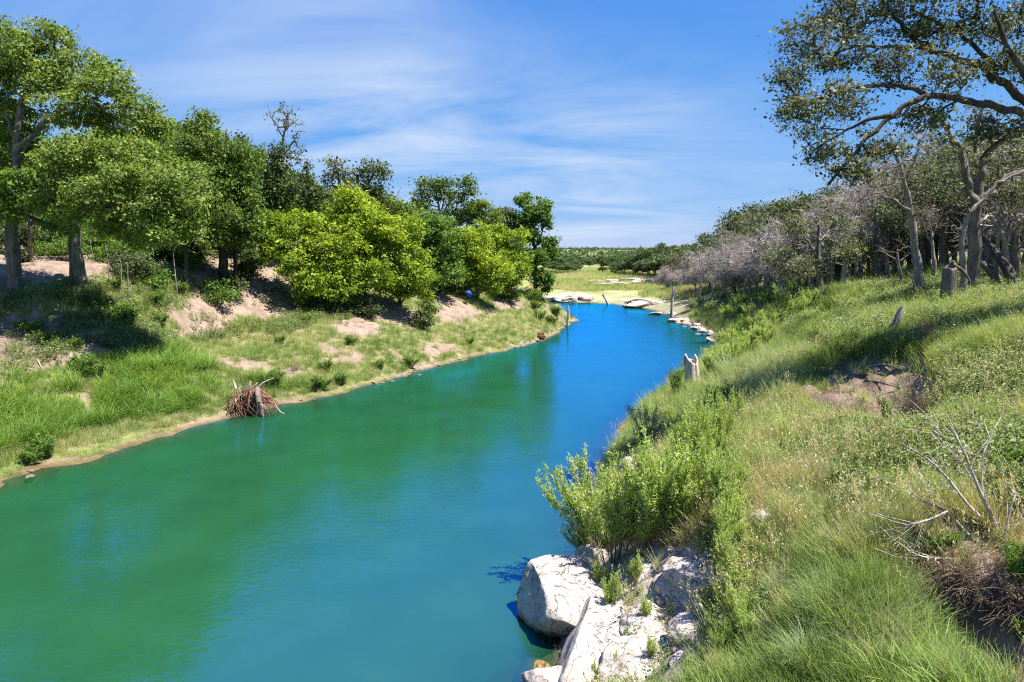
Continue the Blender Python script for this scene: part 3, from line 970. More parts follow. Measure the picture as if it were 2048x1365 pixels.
tree('forked_elm_tree', 'open crowned elm with several pale forked stems behind bushes', b9,
     [([b9] + PL([(880, 430), (875, 400), (868, 370)], 78), (.16, .05)), (PL([(884, 430), (905, 395), (925, 365)], 78), (.12, .04)), (PL([(880, 430), (888, 400), (892, 375)], 78), (.1, .03))],
     [pblob(862, 368, 78, 28, 13), pblob(888, 372, 78, 18, 14), pblob(930, 368, 78, 20, 12), pblob(850, 395, 78, 22, 16), pblob(905, 395, 78, 26, 14), pblob(938, 385, 78, 12, 10), pblob(845, 415, 77, 25, 18)],
     leaf='leaf_mid', bark='bark_pale', per_m2=2.0, lpc=20, lsize=.26, sigma=.36, seed=27, tint_shift=-.22)
b10 = on_ground(1072, 585, 86)
tree('cottonwood_tree', 'green riverside tree with drooping leafy boughs at the tip of the bank', b10,
     [([b10] + PL([(1070, 540), (1068, 480), (1062, 430)], 86), (.24, .08)), (PL([(1069, 500), (1085, 460), (1092, 420)], 86), (.12, .04)), (PL([(1070, 530), (1090, 500), (1104, 480)], 86), (.1, .04))],
     [pblob(1052, 402, 86, 20, 14), pblob(1088, 412, 86, 16, 14), pblob(1068, 430, 86, 26, 20), pblob(1092, 445, 86, 12, 20), pblob(1060, 470, 86, 34, 26), pblob(1096, 485, 86, 15, 18), pblob(1065, 515, 85, 36, 26), pblob(1080, 555, 85, 24, 24), pblob(1100, 510, 86, 9, 12), pblob(1045, 440, 86, 22, 20), pblob(1092, 570, 86, 12, 14)],
     leaf='leaf_fresh', bark='bark_dark', per_m2=1.6, lpc=20, lsize=.30, sigma=.28, lumpy=6, seed=29, tint_shift=-.06)
# bright riverside thicket: separate small trees
bright = [  # base u, base v, Y, [(u,v,ru,rv)...]
    (610, 590, 59, [(560, 460, 46, 32), (592, 505, 48, 36), (592, 540, 34, 28), (630, 558, 38, 28), (543, 488, 30, 28)], 'bushy lime green tree overhanging the bare scarp'),
    (670, 610, 60, [(640, 480, 50, 40), (665, 530, 56, 44), (640, 575, 44, 28), (690, 575, 40, 30), (620, 450, 36, 26)], 'lime green thicket tree with dark understory beside the scarp'),
    (730, 620, 61, [(705, 415, 44, 30), (730, 450, 56, 36), (690, 455, 46, 30), (720, 500, 58, 40), (745, 550, 50, 36), (770, 470, 36, 28), (710, 395, 22, 14)], 'tallest lime green thicket tree with pointed yellow top'),
    (800, 620, 63, [(790, 480, 42, 36), (800, 525, 48, 40), (780, 570, 44, 30), (825, 560, 40, 30), (810, 455, 30, 22)], 'lime green thicket tree trailing vines down to the bank'),
    (880, 600, 70, [(860, 450, 36, 26), (880, 490, 44, 34), (855, 525, 40, 34), (890, 550, 38, 28), (830, 480, 28, 30)], 'mid green thicket tree between two lime green ones'),
    (955, 600, 74, [(950, 480, 40, 30), (970, 520, 46, 34), (935, 540, 40, 30), (985, 555, 36, 28), (920, 505, 30, 28)], 'lime green rounded tree above the blue drum'),
    (1020, 598, 80, [(1005, 500, 36, 30), (1025, 540, 38, 30), (1005, 570, 32, 22), (1035, 480, 26, 24), (985, 470, 26, 20)], 'lime green tree next to the drooping riverside tree'),
]
for i, (bu, bv, Y, bl, lab) in enumerate(bright):
    bb = on_ground(bu, bv, Y)
    st = bl[0]
    limbs = [([bb] + PL([(bu * .6 + st[0] * .4, bv - (bv - st[1]) * .5), (st[0], st[1] + 10)], Y), (.14, .04))]
    for q in bl[1:4]:
        limbs.append((PL([(bu, bv - 12), ((bu + q[0]) / 2 + 4, (bv + q[1]) / 2), (q[0], q[1])], Y - .5), (.09, .03)))
    blobs = [pblob(u, v, Y - 1.0 - .012 * (v - 450) * (Y / 60), a * 1.12, c * 1.12) for (u, v, a, c) in bl]
    tree('thicket_tree', lab, bb, limbs, blobs, leaf='leaf_fresh' if i == 4 else 'leaf_bright', bark='bark_dark', per_m2=1.6, lpc=24, lsize=.225, sigma=.25, lumpy=8, seed=40 + i,
         tint_shift=(.02, .08, .14, .04, .06, .12, .04)[i], up=.3, twigs=1)
# darker trees filling behind the thicket
back = [(370, 530, 51, [(385, 400, 34, 34), (372, 440, 40, 36), (405, 465, 40, 30), (350, 480, 36, 22)], 'leaf_mid', 'light green tree between the yellow green tree and the vine draped tree'),
        (470, 520, 56, [(470, 450, 36, 28), (500, 435, 30, 32), (445, 475, 34, 18), (505, 470, 26, 22)], 'leaf_fresh', 'fresh green tree hiding the foot of the vine draped tree'),
        (60, 500, 58, [(60, 420, 60, 36), (0, 400, 50, 46), (130, 440, 44, 22)], 'leaf_dark', 'dark low tree on the rise behind the two grey trunks'),
        (250, 510, 54, [(250, 440, 56, 36), (300, 468, 46, 24), (205, 455, 36, 22)], 'leaf_fresh', 'shaded green tree behind the thin saplings'),
        (400, 520, 57, [(390, 455, 40, 36), (350, 485, 36, 22), (430, 480, 36, 26)], 'leaf_dark', 'dark low tree under the vine draped tree'),
        (500, 505, 63, [(512, 440, 34, 36), (492, 478, 34, 24), (530, 470, 30, 30)], 'leaf_fresh', 'mid green tree between the vine draped tree and the scarp thicket'),
        (520, 470, 64, [(520, 400, 40, 40), (500, 440, 40, 40), (560, 420, 40, 30)], 'leaf_fresh', 'mid green tree filling the gap below the bare snag'),
        (640, 480, 68, [(640, 420, 40, 26), (600, 430, 36, 30), (660, 440, 40, 30)], 'leaf_mid', 'olive tree standing behind the lime green thicket near the ivy spire'),
        (790, 480, 72, [(790, 425, 34, 24), (820, 440, 34, 26), (760, 440, 30, 24), (775, 405, 14, 14)], 'leaf_mid', 'olive brown tree behind the thicket below the broken snag'),
        (930, 500, 80, [(940, 430, 36, 24), (910, 440, 34, 24), (975, 445, 32, 24), (965, 410, 22, 14)], 'leaf_mid', 'olive tree behind the thicket below the forked elm'),
        (1010, 520, 86, [(1015, 440, 32, 24), (1000, 460, 34, 26), (1040, 460, 26, 26), (1000, 425, 20, 14)], 'leaf_dark', 'dark tree behind the drooping riverside tree')]
for i, (bu, bv, Y, bl, lf, lab) in enumerate(back):
    bb = on_ground(bu, bv, Y)
    tree('background_tree', lab, bb, [([bb] + PL([(bu, (bv + bl[0][1]) / 2), (bl[0][0], bl[0][1])], Y), (.18, .05))],
         [pblob(u, v, Y, a, c) for (u, v, a, c) in bl], leaf=lf, bark='bark_dark', per_m2=1.5, lpc=20, lsize=.24, sigma=.28, lumpy=6, seed=60 + i, tint_shift=.05)
# understory under the big trees of the left bank
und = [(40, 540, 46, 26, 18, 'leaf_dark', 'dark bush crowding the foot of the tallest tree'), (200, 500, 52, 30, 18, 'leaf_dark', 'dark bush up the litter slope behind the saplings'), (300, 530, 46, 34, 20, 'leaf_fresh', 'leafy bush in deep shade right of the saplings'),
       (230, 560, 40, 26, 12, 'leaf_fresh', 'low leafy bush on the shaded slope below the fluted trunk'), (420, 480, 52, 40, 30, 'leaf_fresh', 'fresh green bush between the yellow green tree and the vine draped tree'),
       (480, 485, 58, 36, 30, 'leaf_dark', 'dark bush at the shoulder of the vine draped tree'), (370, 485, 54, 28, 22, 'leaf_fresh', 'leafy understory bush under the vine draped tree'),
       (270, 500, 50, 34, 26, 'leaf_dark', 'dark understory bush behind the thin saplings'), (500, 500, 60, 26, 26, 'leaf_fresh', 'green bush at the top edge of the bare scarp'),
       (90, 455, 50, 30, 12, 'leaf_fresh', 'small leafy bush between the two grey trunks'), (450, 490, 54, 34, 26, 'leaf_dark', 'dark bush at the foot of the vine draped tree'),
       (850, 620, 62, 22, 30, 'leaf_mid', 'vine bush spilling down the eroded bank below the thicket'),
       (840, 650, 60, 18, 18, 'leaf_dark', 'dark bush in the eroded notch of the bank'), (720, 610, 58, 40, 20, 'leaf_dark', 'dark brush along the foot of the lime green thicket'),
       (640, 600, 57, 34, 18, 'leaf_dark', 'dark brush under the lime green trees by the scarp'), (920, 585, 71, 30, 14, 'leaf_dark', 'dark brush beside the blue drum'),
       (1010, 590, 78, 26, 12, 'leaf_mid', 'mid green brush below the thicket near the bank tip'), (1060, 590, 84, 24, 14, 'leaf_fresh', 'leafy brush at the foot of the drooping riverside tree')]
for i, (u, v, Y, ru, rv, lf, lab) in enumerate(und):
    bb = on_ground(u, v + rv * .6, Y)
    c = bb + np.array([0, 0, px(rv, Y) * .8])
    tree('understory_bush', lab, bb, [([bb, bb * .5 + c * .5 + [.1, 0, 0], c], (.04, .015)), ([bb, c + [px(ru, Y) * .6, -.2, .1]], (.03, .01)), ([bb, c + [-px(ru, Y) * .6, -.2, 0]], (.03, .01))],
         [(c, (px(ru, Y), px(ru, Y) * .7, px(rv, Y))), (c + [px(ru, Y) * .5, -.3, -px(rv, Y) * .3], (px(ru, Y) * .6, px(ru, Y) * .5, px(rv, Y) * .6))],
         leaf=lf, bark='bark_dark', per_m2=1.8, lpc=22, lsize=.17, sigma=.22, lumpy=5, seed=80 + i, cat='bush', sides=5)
# thin saplings
for i, (u, v0, v1, Y) in enumerate([(217, 540, 480, 43), (240, 544, 505, 42.5), (254, 546, 498, 42.6), (352, 520, 490, 47), (310, 505, 470, 50), (186, 500, 465, 47)]):
    bb = on_ground(u, v0, Y)
    tree('sapling', 'thin pale sapling stem in the shade of the big trees', bb, [([bb] + PL([(u + random.uniform(-7, 7), (v0 + v1) / 2), (u + random.uniform(-10, 12), v1)], Y), (.035, .014))],
         [pblob(u, v1 - 6, Y, 12, 9)], leaf='leaf_fresh', bark='bark_pale', per_m2=1.4, lpc=14, lsize=.15, sigma=.25, seed=110 + i, sides=5, group='saplings under the big trees')

# ================================================================== TREES ON THE RIGHT BANK
KO = 23 / 18
bR = ground(20.8, 23.6)
Ro = 23
def PLo(pts, Y): return PL(pts, Y if Y > 20 else Y * KO)
def pbo(u, v, Y, a, c): return pblob(u, v, Y * KO, a, c)
tree('live_oak_tree', 'spreading live oak with sparse grey green crown reaching over the bank', bR,
     [([bR, P(2190, 470, Ro), P(2180, 330, Ro), P(2150, 270, Ro)], (.5, .34)),
      (PLo([(2160, 300), (2110, 258), (2048, 205), (1995, 152), (1940, 125), (1880, 105), (1800, 96), (1720, 92), (1640, 112)], Ro), (.17, .025)),
      (PLo([(2160, 290), (2100, 232), (2040, 222), (1960, 208), (1880, 190), (1830, 202), (1780, 232), (1725, 290), (1670, 350), (1655, 372)], 17.2), (.155, .025)),
      (PLo([(2165, 340), (2090, 270), (2030, 260), (1985, 290), (1960, 320)], 18.6), (.13, .04)),
      (PLo([(1995, 152), (1960, 100), (1900, 55), (1840, 30)], 18.5), (.08, .025)),
      (PLo([(1860, 100), (1810, 60), (1770, 10), (1740, -40)], 18.8), (.09, .03)),
      (PLo([(1860, 196), (1800, 170), (1740, 170), (1660, 190), (1590, 215)], 17.5), (.09, .025)),
      (PLo([(2180, 320), (2150, 180), (2090, 80), (2050, 0)], 18.8), (.18, .05)),
      (PLo([(2100, 232), (2060, 160), (2010, 90), (1990, 20)], 17), (.13, .04)),
      (PLo([(1780, 232), (1740, 240), (1690, 260), (1630, 300)], 17), (.07, .02))],
     [pbo(1610, 90, 18, 50, 50), pbo(1660, 30, 18.5, 60, 40), pbo(1575, 170, 17.7, 32, 42), pbo(1600, 230, 17.4, 42, 42), pbo(1640, 300, 17.2, 44, 40),
      pbo(1700, 120, 18, 60, 45), pbo(1750, 40, 18.6, 70, 45), pbo(1690, 215, 17.4, 60, 45), pbo(1790, 130, 17.8, 60, 40), pbo(1860, 60, 18.4, 70, 45),
      pbo(1950, 50, 18.2, 70, 50), pbo(2035, 40, 18.6, 60, 60), pbo(1900, 150, 17.4, 60, 35), pbo(2010, 130, 17.6, 50, 35), pbo(1850, 240, 17.6, 45, 30),
      pbo(1750, 300, 17.4, 45, 35), pbo(1700, 350, 17.2, 34, 30), pbo(1990, 250, 18.4, 45, 28), pbo(2090, 120, 18.5, 60, 60), pbo(2140, -40, 18.5, 120, 80), pbo(2090, 250, 18.5, 40, 40),
      pbo(1850, -60, 18.5, 110, 60), pbo(2000, -70, 18.5, 110, 60), pbo(1700, -50, 18.5, 70, 40), pbo(2260, 150, 18.5, 100, 90)],
     leaf='leaf_oak', bark='bark_dark', per_m2=2.6, lpc=24, lsize=.108, sigma=.22, lumpy=6, aspect=.6, seed=131, tip_r=.009, limb_parts=True, moss=120, twigs=3, tip_len=.85, tint_shift=.10, drop=.04, shell=.35)

bq = on_ground(1942, 596, 32)
tree('grey_trunk_oak_tree', 'straight dark grey trunked oak among dead trees on the grassy bank', bq,
     [([bq] + PL([(1944, 540), (1948, 470), (1950, 410), (1958, 360)], 32), (.30, .20)),
      (PL([(1952, 410), (1930, 340), (1915, 290), (1885, 240), (1850, 215), (1820, 200)], 31), (.17, .03)),
      (PL([(1956, 370), (1968, 320), (1985, 290), (2030, 270), (2070, 235)], 32), (.17, .06)),
      (PL([(1952, 410), (1985, 380), (2020, 350), (2060, 335)], 31), (.14, .05)),
      (PL([(1958, 360), (1950, 300), (1960, 240), (1970, 200)], 33), (.13, .04))],
     [pblob(1930, 320, 32, 50, 36), pblob(1990, 330, 33, 60, 36), pblob(1890, 280, 31, 40, 30), pblob(1960, 240, 33, 50, 40), pblob(2040, 300, 33, 50, 40), pblob(1900, 380, 32, 40, 26), pblob(2010, 390, 33, 50, 26)],
     leaf='leaf_oak', bark='bark_grey', per_m2=1.9, lpc=20, lsize=.14, sigma=.3, seed=140, limb_parts=True, moss=20, twigs=1, drop=.15)
bq = on_ground(1922, 602, 31)
tree('pale_dead_tree', 'thin pale curving dead trunk close against the dark grey trunk', bq,
     [([bq] + PL([(1930, 560), (1926, 510), (1924, 480), (1930, 450), (1940, 425)], 31), (.16, .08)),
      (PL([(1925, 485), (1915, 460), (1908, 450)], 31), (.05, .02)), (PL([(1940, 425), (1965, 400), (1990, 370), (2030, 350), (2070, 335)], 30.5), (.09, .04))],
     [pblob(1990, 385, 30.5, 24, 20), pblob(1910, 455, 31, 12, 10)], per_m2=1.4, lpc=0, bark='bark_pale', seed=141, tip_r=.01, twigs=1)
bq = on_ground(1838, 592, 34)
tree('leaning_dead_tree', 'tall pale dead tree leaning left with bare twiggy crown', bq,
     [([bq] + PL([(1834, 540), (1828, 480), (1820, 420), (1808, 370), (1800, 330)], 34), (.24, .08)),
      (PL([(1822, 430), (1790, 400), (1760, 390), (1720, 400)], 33.5), (.08, .02)), (PL([(1808, 370), (1830, 320), (1840, 280)], 34), (.08, .02)),
      (PL([(1806, 360), (1790, 310), (1780, 270)], 34), (.08, .02)), (PL([(1826, 470), (1850, 440), (1880, 420)], 34), (.06, .02)), (PL([(1838, 570), (1830, 530), (1828, 500)], 34.3), (.1, .06))],
     [pblob(1800, 300, 34, 50, 40), pblob(1740, 390, 33.5, 40, 26), pblob(1840, 290, 34, 36, 34), pblob(1770, 340, 34, 40, 30), pblob(1860, 430, 34, 30, 20)],
     leaf='leaf_dry', bark='bark_pale', per_m2=1.7, lpc=2, lsize=.13, sigma=.3, seed=142, tip_r=.012, twigs=4, tip_len=1.2, moss=24)
bq = on_ground(1800, 578, 38)
tree('small_dead_tree', 'small bent pale dead tree with bare twigs beside the leaning dead one', bq,
     [([bq] + PL([(1803, 550), (1798, 530), (1794, 505)], 38), (.14, .05)), (PL([(1797, 525), (1780, 512), (1770, 505)], 38), (.05, .02)), (PL([(1797, 525), (1815, 510), (1826, 505)], 38), (.05, .02))],
     [pblob(1795, 495, 38, 34, 18)], per_m2=1.8, lpc=0, bark='bark_pale', seed=143, tip_r=.012, twigs=3)
# trees with dark trunks at the edge of the grass
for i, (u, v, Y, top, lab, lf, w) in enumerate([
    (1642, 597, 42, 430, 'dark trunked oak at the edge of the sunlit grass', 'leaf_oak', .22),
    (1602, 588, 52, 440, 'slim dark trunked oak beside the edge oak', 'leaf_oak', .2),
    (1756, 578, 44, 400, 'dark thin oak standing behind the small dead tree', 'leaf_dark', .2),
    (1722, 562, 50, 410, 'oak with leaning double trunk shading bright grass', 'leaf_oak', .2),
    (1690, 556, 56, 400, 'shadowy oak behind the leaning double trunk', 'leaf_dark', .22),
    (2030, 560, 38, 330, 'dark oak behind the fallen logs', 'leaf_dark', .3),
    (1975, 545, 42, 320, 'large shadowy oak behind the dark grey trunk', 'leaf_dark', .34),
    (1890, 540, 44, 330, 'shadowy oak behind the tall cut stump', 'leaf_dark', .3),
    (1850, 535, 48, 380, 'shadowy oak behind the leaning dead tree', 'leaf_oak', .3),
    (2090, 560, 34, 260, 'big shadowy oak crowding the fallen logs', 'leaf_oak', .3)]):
    bb = on_ground(u, v, Y)
    hh = v - top
    rr = random.Random(200 + i)
    limbs = [([bb] + PL([(u - 3, v - hh * .3), (u - 6, v - hh * .6), (u - 4, top + 10)], Y), (w, .06))]
    blobs = []
    for k in range(7):
        a = rr.uniform(-1, 1); q = rr.uniform(.38, 1)
        uu, vv = u + a * hh * .48, v - hh * q + 6
        blobs.append(pblob(uu, vv, Y + rr.uniform(-2.5, 2.5), hh * .2, hh * .15))
        if k < 4:
            limbs.append(([P(u - 3, v - hh * rr.uniform(.25, .5), Y), P((u + uu) / 2, (v - hh * .45 + vv) / 2 - 4, Y), P(uu, vv, Y)], (w * .4, .03)))
    tree('bank_oak_tree', lab, bb, limbs, blobs, leaf=lf, bark='bark_grey', per_m2=1.2, lpc=16, lsize=.17, sigma=.28, lumpy=5, seed=150 + i, twigs=3, moss=30, tint_shift=.06, drop=.3)
# grey brushy dead trees
for i, (u, v, Y, top, wpx, lab) in enumerate([
    (1690, 560, 48, 420, 60, 'grey leafless brushy tree above the bright grass'),
    (1760, 540, 52, 370, 70, 'grey leafless tree between the oaks and the leaning dead tree'),
    (1560, 572, 66, 430, 60, 'grey drooping dead tree nearest the cut bank'),
    (1530, 560, 82, 455, 46, 'dusty grey drooping dead tree in the riverside wood'),
    (1490, 568, 92, 470, 44, 'broad dusty grey dead tree spreading low over the bank'),
    (1450, 575, 100, 480, 36, 'pale grey leafless tree over the shaded bank'),
    (1400, 562, 122, 490, 30, 'small pale grey leafless tree by the white pole'),
    (1620, 560, 60, 415, 60, 'grey twiggy dead tree behind the edge oaks'),
    (2010, 540, 36, 390, 60, 'grey twiggy dead tree tangled over the fallen logs')]):
    bb = on_ground(u, v, Y)
    hh = v - top
    rr = random.Random(300 + i)
    limbs = [([bb] + PL([(u + 2, v - hh * .25), (u, v - hh * .5)], Y), (.2, .1))]
    blobs = []
    for k in range(6):
        a = -1 + 2 * k / 5
        uu, vv = u + a * wpx + rr.uniform(-6, 6), v - hh * (1 - .42 * a * a) * rr.uniform(.75, .97)
        limbs.append(([P(u, v - hh * .35, Y), P(u + (uu - u) * .45, v - hh * .75, Y), P(uu, vv, Y + rr.uniform(-2, 2))], (.1, .03)))
        blobs.append(pblob(uu, vv + hh * .12, Y + rr.uniform(-2, 2), wpx * .36, hh * .2))
    tree('grey_dead_tree', lab, bb, limbs, blobs, leaf='leaf_dry', bark='twig_grey', per_m2=2.0, lpc=0, seed=170 + i, tip_r=.019, twigs=8, tip_len=1.7)

# slim pale dead trunks standing through the bank wood
for i, (u, v, Y, top, lean, lab) in enumerate([(1870, 575, 38, 430, -14, 'slim pale dead trunk between the cut stump and the leaning dead tree'), (1988, 566, 36, 380, 22, 'slim pale dead trunk right behind the leaning log'),
                                              (2036, 562, 36, 400, -20, 'forked pale dead trunk beside the fallen logs'), (1708, 572, 46, 450, 16, 'slim grey dead trunk in bright grass by the slanted log'),
                                              (1776, 566, 44, 440, -10, 'slim grey dead trunk behind the small bent dead tree'), (1668, 572, 50, 450, -12, 'thin pale dead trunk beyond the edge oak'),
                                              (1580, 578, 60, 470, 10, 'thin pale dead trunk on the shaded slope'), (1545, 572, 76, 480, -8, 'thin pale dead trunk under the drooping dead tree')]):
    bb = on_ground(u, v, Y)
    hh = v - top
    tree('slim_dead_tree', lab, bb, [([bb] + PL([(u + lean * .3, v - hh * .4), (u + lean * .5, v - hh * .7), (u + lean, top)], Y), (.14, .04)),
                                     (PL([(u + lean * .4, v - hh * .55), (u + lean * .2 - 14, v - hh * .75), (u - 22, v - hh * .85)], Y), (.06, .02)),
                                     (PL([(u + lean * .5, v - hh * .65), (u + lean + 16, v - hh * .85), (u + lean + 22, v - hh)], Y), (.06, .02))],
         [pblob(u - 20, v - hh * .85, Y, 18, 14), pblob(u + lean + 16, v - hh * .92, Y, 18, 16), pblob(u + lean, top, Y, 14, 14)],
         bark='bark_pale', per_m2=1.8, lpc=0, seed=260 + i, tip_r=.013, twigs=5, tip_len=1.3, sides=7, moss=6)

# prototypes for the woods farther off, copied as individuals
def proto(name, label, seed, leaf, bark, hgt, wid, lsize, lpc, per, group, cat='tree', twigs=0, tl=1.0, tip=.02):
    rr = random.Random(seed)
    b = np.array([0., -900., 0.])
    limbs = [([b, b + [.1, 0, hgt * .3], b + [-.1, .1, hgt * .75]], (hgt * .026, .05))]
    blobs = []
    for k in range(8):
        an = k * 2.4; rad = wid * (.52 if k else 0) * rr.uniform(.6, 1.1)
        c = b + np.array([math.cos(an) * rad, math.sin(an) * rad, hgt * rr.uniform(.42, .84) if k else hgt * .86])
        limbs.append(([b + [0, 0, hgt * .28], (b + [0, 0, hgt * .35] + c) / 2, c], (.09, .03)))
        blobs.append((c, (wid * .32, wid * .32, hgt * .16)))
    return tree(name, label, b, limbs, blobs, leaf=leaf, bark=bark, per_m2=per, lpc=lpc, lsize=lsize, sigma=.34, lumpy=4, seed=seed, group=group, sides=6, twigs=twigs or 1, tip_len=tl, tip_r=tip)


GW, GF, GL = 'oaks and brush trees in the riverside wood', 'scrub oaks around the far meadow', 'trees on the rise behind the bank'
wood_protos = [proto('wood_oak_tree', 'dark green oak in the riverside wood beyond the grassy bank', 401, 'leaf_dark', 'bark_dark', 8.5, 7, .24, 15, 1.4, GW),
               proto('wood_oak_tree', 'dark green oak in the riverside wood beyond the grassy bank', 402, 'leaf_oak', 'bark_grey', 8, 6.5, .22, 11, 1.4, GW)]
brush_protos = [proto('wood_brush_tree', 'leafless grey brush tree in the riverside wood beyond the grassy bank', 405, 'leaf_dry', 'twig_grey', 7.5, 6.5, .2, 0, 1.5, GW, twigs=7, tl=1.7),
                proto('wood_brush_tree', 'leafless grey brush tree in the riverside wood beyond the grassy bank', 406, 'leaf_dry', 'twig_grey', 6.5, 6, .2, 0, 1.5, GW, twigs=7, tl=1.7)]
far_protos = [proto('far_oak_tree', 'round green scrub oak around the far meadow', 411, 'leaf_far', 'bark_dark', 8, 7.5, .42, 14, 1.0, GF),
              proto('far_oak_tree', 'round green scrub oak around the far meadow', 412, 'leaf_far', 'bark_dark', 7, 8, .42, 18, 1.0, GF),
              proto('far_oak_tree', 'round green scrub oak around the far meadow', 413, 'leaf_dark', 'bark_dark', 7.5, 7, .42, 18, 1.0, GF)]
rise_protos = [proto('rise_tree', 'green tree on the rise behind the bank', 421, 'leaf_fresh', 'bark_dark', 9, 7, .30, 22, 1.4, GL),
               proto('rise_tree', 'green tree on the rise behind the bank', 422, 'leaf_mid', 'bark_dark', 8.5, 7, .30, 22, 1.4, GL)]
used = set()


def put(pr, x, y, s, rz, lab=None):
    o = put_(pr, x, y, s, rz)
    if lab:
        o['label'], o['group'] = lab
    return o


def put_(pr, x, y, s, rz):
    loc = ground(x, y); loc[2] -= .15
    if pr.name not in used:
        used.add(pr.name)
        pr.location = loc; pr.rotation_euler = (0, 0, rz); pr.scale = (s, s, s)
        return pr
    return copy_thing(pr, loc, rz, s)


rw = random.Random(77)
# riverside wood, placed tree by tree along the bank
wood = [(1420, 568, 128, 1.0, 0), (1445, 566, 118, 1.0, 2), (1470, 568, 104, 1.0, 0), (1500, 562, 104, 1.15, 1), (1515, 566, 92, 1.0, 2), (1540, 560, 96, 1.15, 0),
        (1560, 562, 84, 1.0, 3), (1580, 555, 92, 1.3, 1), (1590, 565, 74, .95, 2), (1620, 558, 78, 1.2, 0), (1655, 556, 70, 1.1, 3), (1640, 552, 88, 1.4, 1), (1680, 548, 76, 1.3, 0),
        (1710, 548, 68, 1.1, 2), (1735, 545, 76, 1.35, 1), (1770, 545, 64, 1.2, 0), (1800, 542, 70, 1.3, 3), (1830, 542, 60, 1.2, 1), (1870, 540, 58, 1.25, 0), (1905, 540, 54, 1.2, 2),
        (1940, 538, 56, 1.3, 1), (1980, 538, 52, 1.25, 0), (2020, 538, 48, 1.2, 3), (2050, 540, 46, 1.25, 1), (1375, 560, 150, 1.0, 1), (1395, 556, 160, 1.1, 0), (1350, 558, 160, .9, 2), (1480, 552, 140, 1.35, 1), (1440, 555, 150, 1.2, 0),
        (1520, 550, 125, 1.5, 0), (1560, 545, 115, 1.6, 1), (1335, 562, 150, .8, 3), (1360, 566, 138, .7, 2), (1610, 545, 100, 1.6, 1), (2080, 545, 56, 1.4, 0), (1390, 572, 132, .8, 3), (1640, 552, 66, .55, 0), (1672, 550, 62, .55, 3), (1705, 550, 60, .6, 1), (1738, 548, 60, .5, 2), (1768, 548, 58, .6, 0), (1798, 546, 56, .55, 3), (1825, 546, 56, .6, 1), (1858, 545, 54, .55, 0), (1890, 545, 52, .6, 2), (1920, 545, 50, .6, 1), (1955, 545, 48, .6, 0), (1990, 545, 46, .6, 3), (2022, 545, 44, .6, 1), (2052, 545, 42, .6, 0), (1570, 552, 80, .6, 1), (1600, 552, 74, .6, 0), (1480, 574, 96, .8, 3), (1510, 575, 86, .75, 2)]
wood += [(1465, 572, 98, .95, 3), (1500, 570, 90, 1.0, 2), (1535, 566, 80, 1.05, 3), (1570, 568, 70, 1.0, 2), (1625, 562, 64, 1.1, 3), (1660, 560, 60, 1.0, 2), (1700, 556, 58, 1.1, 3), (1745, 552, 56, 1.15, 2),
         (1790, 550, 54, 1.2, 3), (1850, 548, 50, 1.15, 2), (1960, 548, 46, 1.1, 3), (2000, 548, 44, 1.1, 2), (2045, 550, 42, 1.1, 3), (1425, 572, 112, .9, 2), (1600, 556, 84, 1.3, 2), (1545, 556, 100, 1.3, 3), (1515, 556, 112, 1.3, 2), (1720, 548, 66, 1.35, 3), (1820, 545, 58, 1.35, 2)]
nflip = 0
for (u, v, Y, s, k) in wood:
    if k < 2 and u > 1540 and s > .7:
        nflip += 1
        if nflip % 2:
            k += 2
    q = P(u, v, Y)
    pr = (wood_protos + brush_protos)[k]
    kd = 'leafless grey brush tree' if k > 1 else 'dark green oak'
    where = ('behind the white pole' if Y > 128 else 'above the rocky far corner' if Y > 104 else 'above the stony bank toe' if Y > 84 else 'behind the drooping dead trees' if Y > 66 else
             'behind the edge oaks' if u < 1760 else 'behind the leaning dead tree' if u < 1900 else 'behind the fallen logs')
    if s < .7:
        kd = 'low ' + kd
    put(pr, q[0], q[1], s * rw.uniform(.9, 1.1), rw.uniform(0, 6.28), (kd + ' in the riverside wood ' + where, kd + 's ' + where))
for (u, Y, s) in [(1250, 250, .8), (1268, 240, .95), (1285, 228, 1.0), (1300, 232, 1.15), (1312, 214, 1.05), (1322, 222, 1.25), (1335, 205, 1.1), (1345, 196, 1.2), (1358, 190, 1.25), (1370, 182, 1.2), (1384, 178, 1.3), (1398, 172, 1.3), (1240, 262, .7), (1330, 180, .9), (1296, 210, .7)]:
    q = P(u, 540, Y)
    put(far_protos[int(Y) % 3], q[0], q[1], s, rw.uniform(0, 6.28), ('tall round scrub oak on the wooded rise between the meadow and the wood', 'scrub oaks of the wooded rise'))
# scrub oaks round the far meadow
for i in range(150):
    Y = rw.uniform(215, 520)
    u = rw.uniform(1085, 1420)
    edge = 1310 - (Y - 215) * .75          # the meadow narrows with distance
    if u < edge and Y < 330:
        continue
    q = P(u, 540, Y)
    where = 'on the slope between the far meadow and the riverside wood' if u > 1310 else ('along the far edge of the meadow' if Y < 380 else 'on the flat beyond the far meadow')
    put(far_protos[i % 3], q[0], q[1], rw.uniform(.45, 1.2) * (.62 if u < 1230 else .95) * (1.0 if Y < 300 else 1.15), rw.uniform(0, 6.28), ('round green scrub oak ' + where, 'scrub oaks ' + where))
for (u, Y, s) in [(1120, 260, .85), (1112, 265, .7), (1135, 268, .6), (1150, 290, .6), (1105, 280, .8), (1230, 240, .45), (1280, 225, .5), (1310, 215, .6), (1205, 255, .4), (1295, 235, .6), (1265, 250, .6), (1325, 205, .8), (1340, 190, .75)]:
    q = P(u, 540, Y)
    where = 'standing out in the open far meadow' if u > 1160 else 'in the clump past the river bend'
    put(far_protos[int(u) % 3], q[0], q[1], s, rw.uniform(0, 6.28), ('round green scrub oak ' + where, 'scrub oaks ' + where))
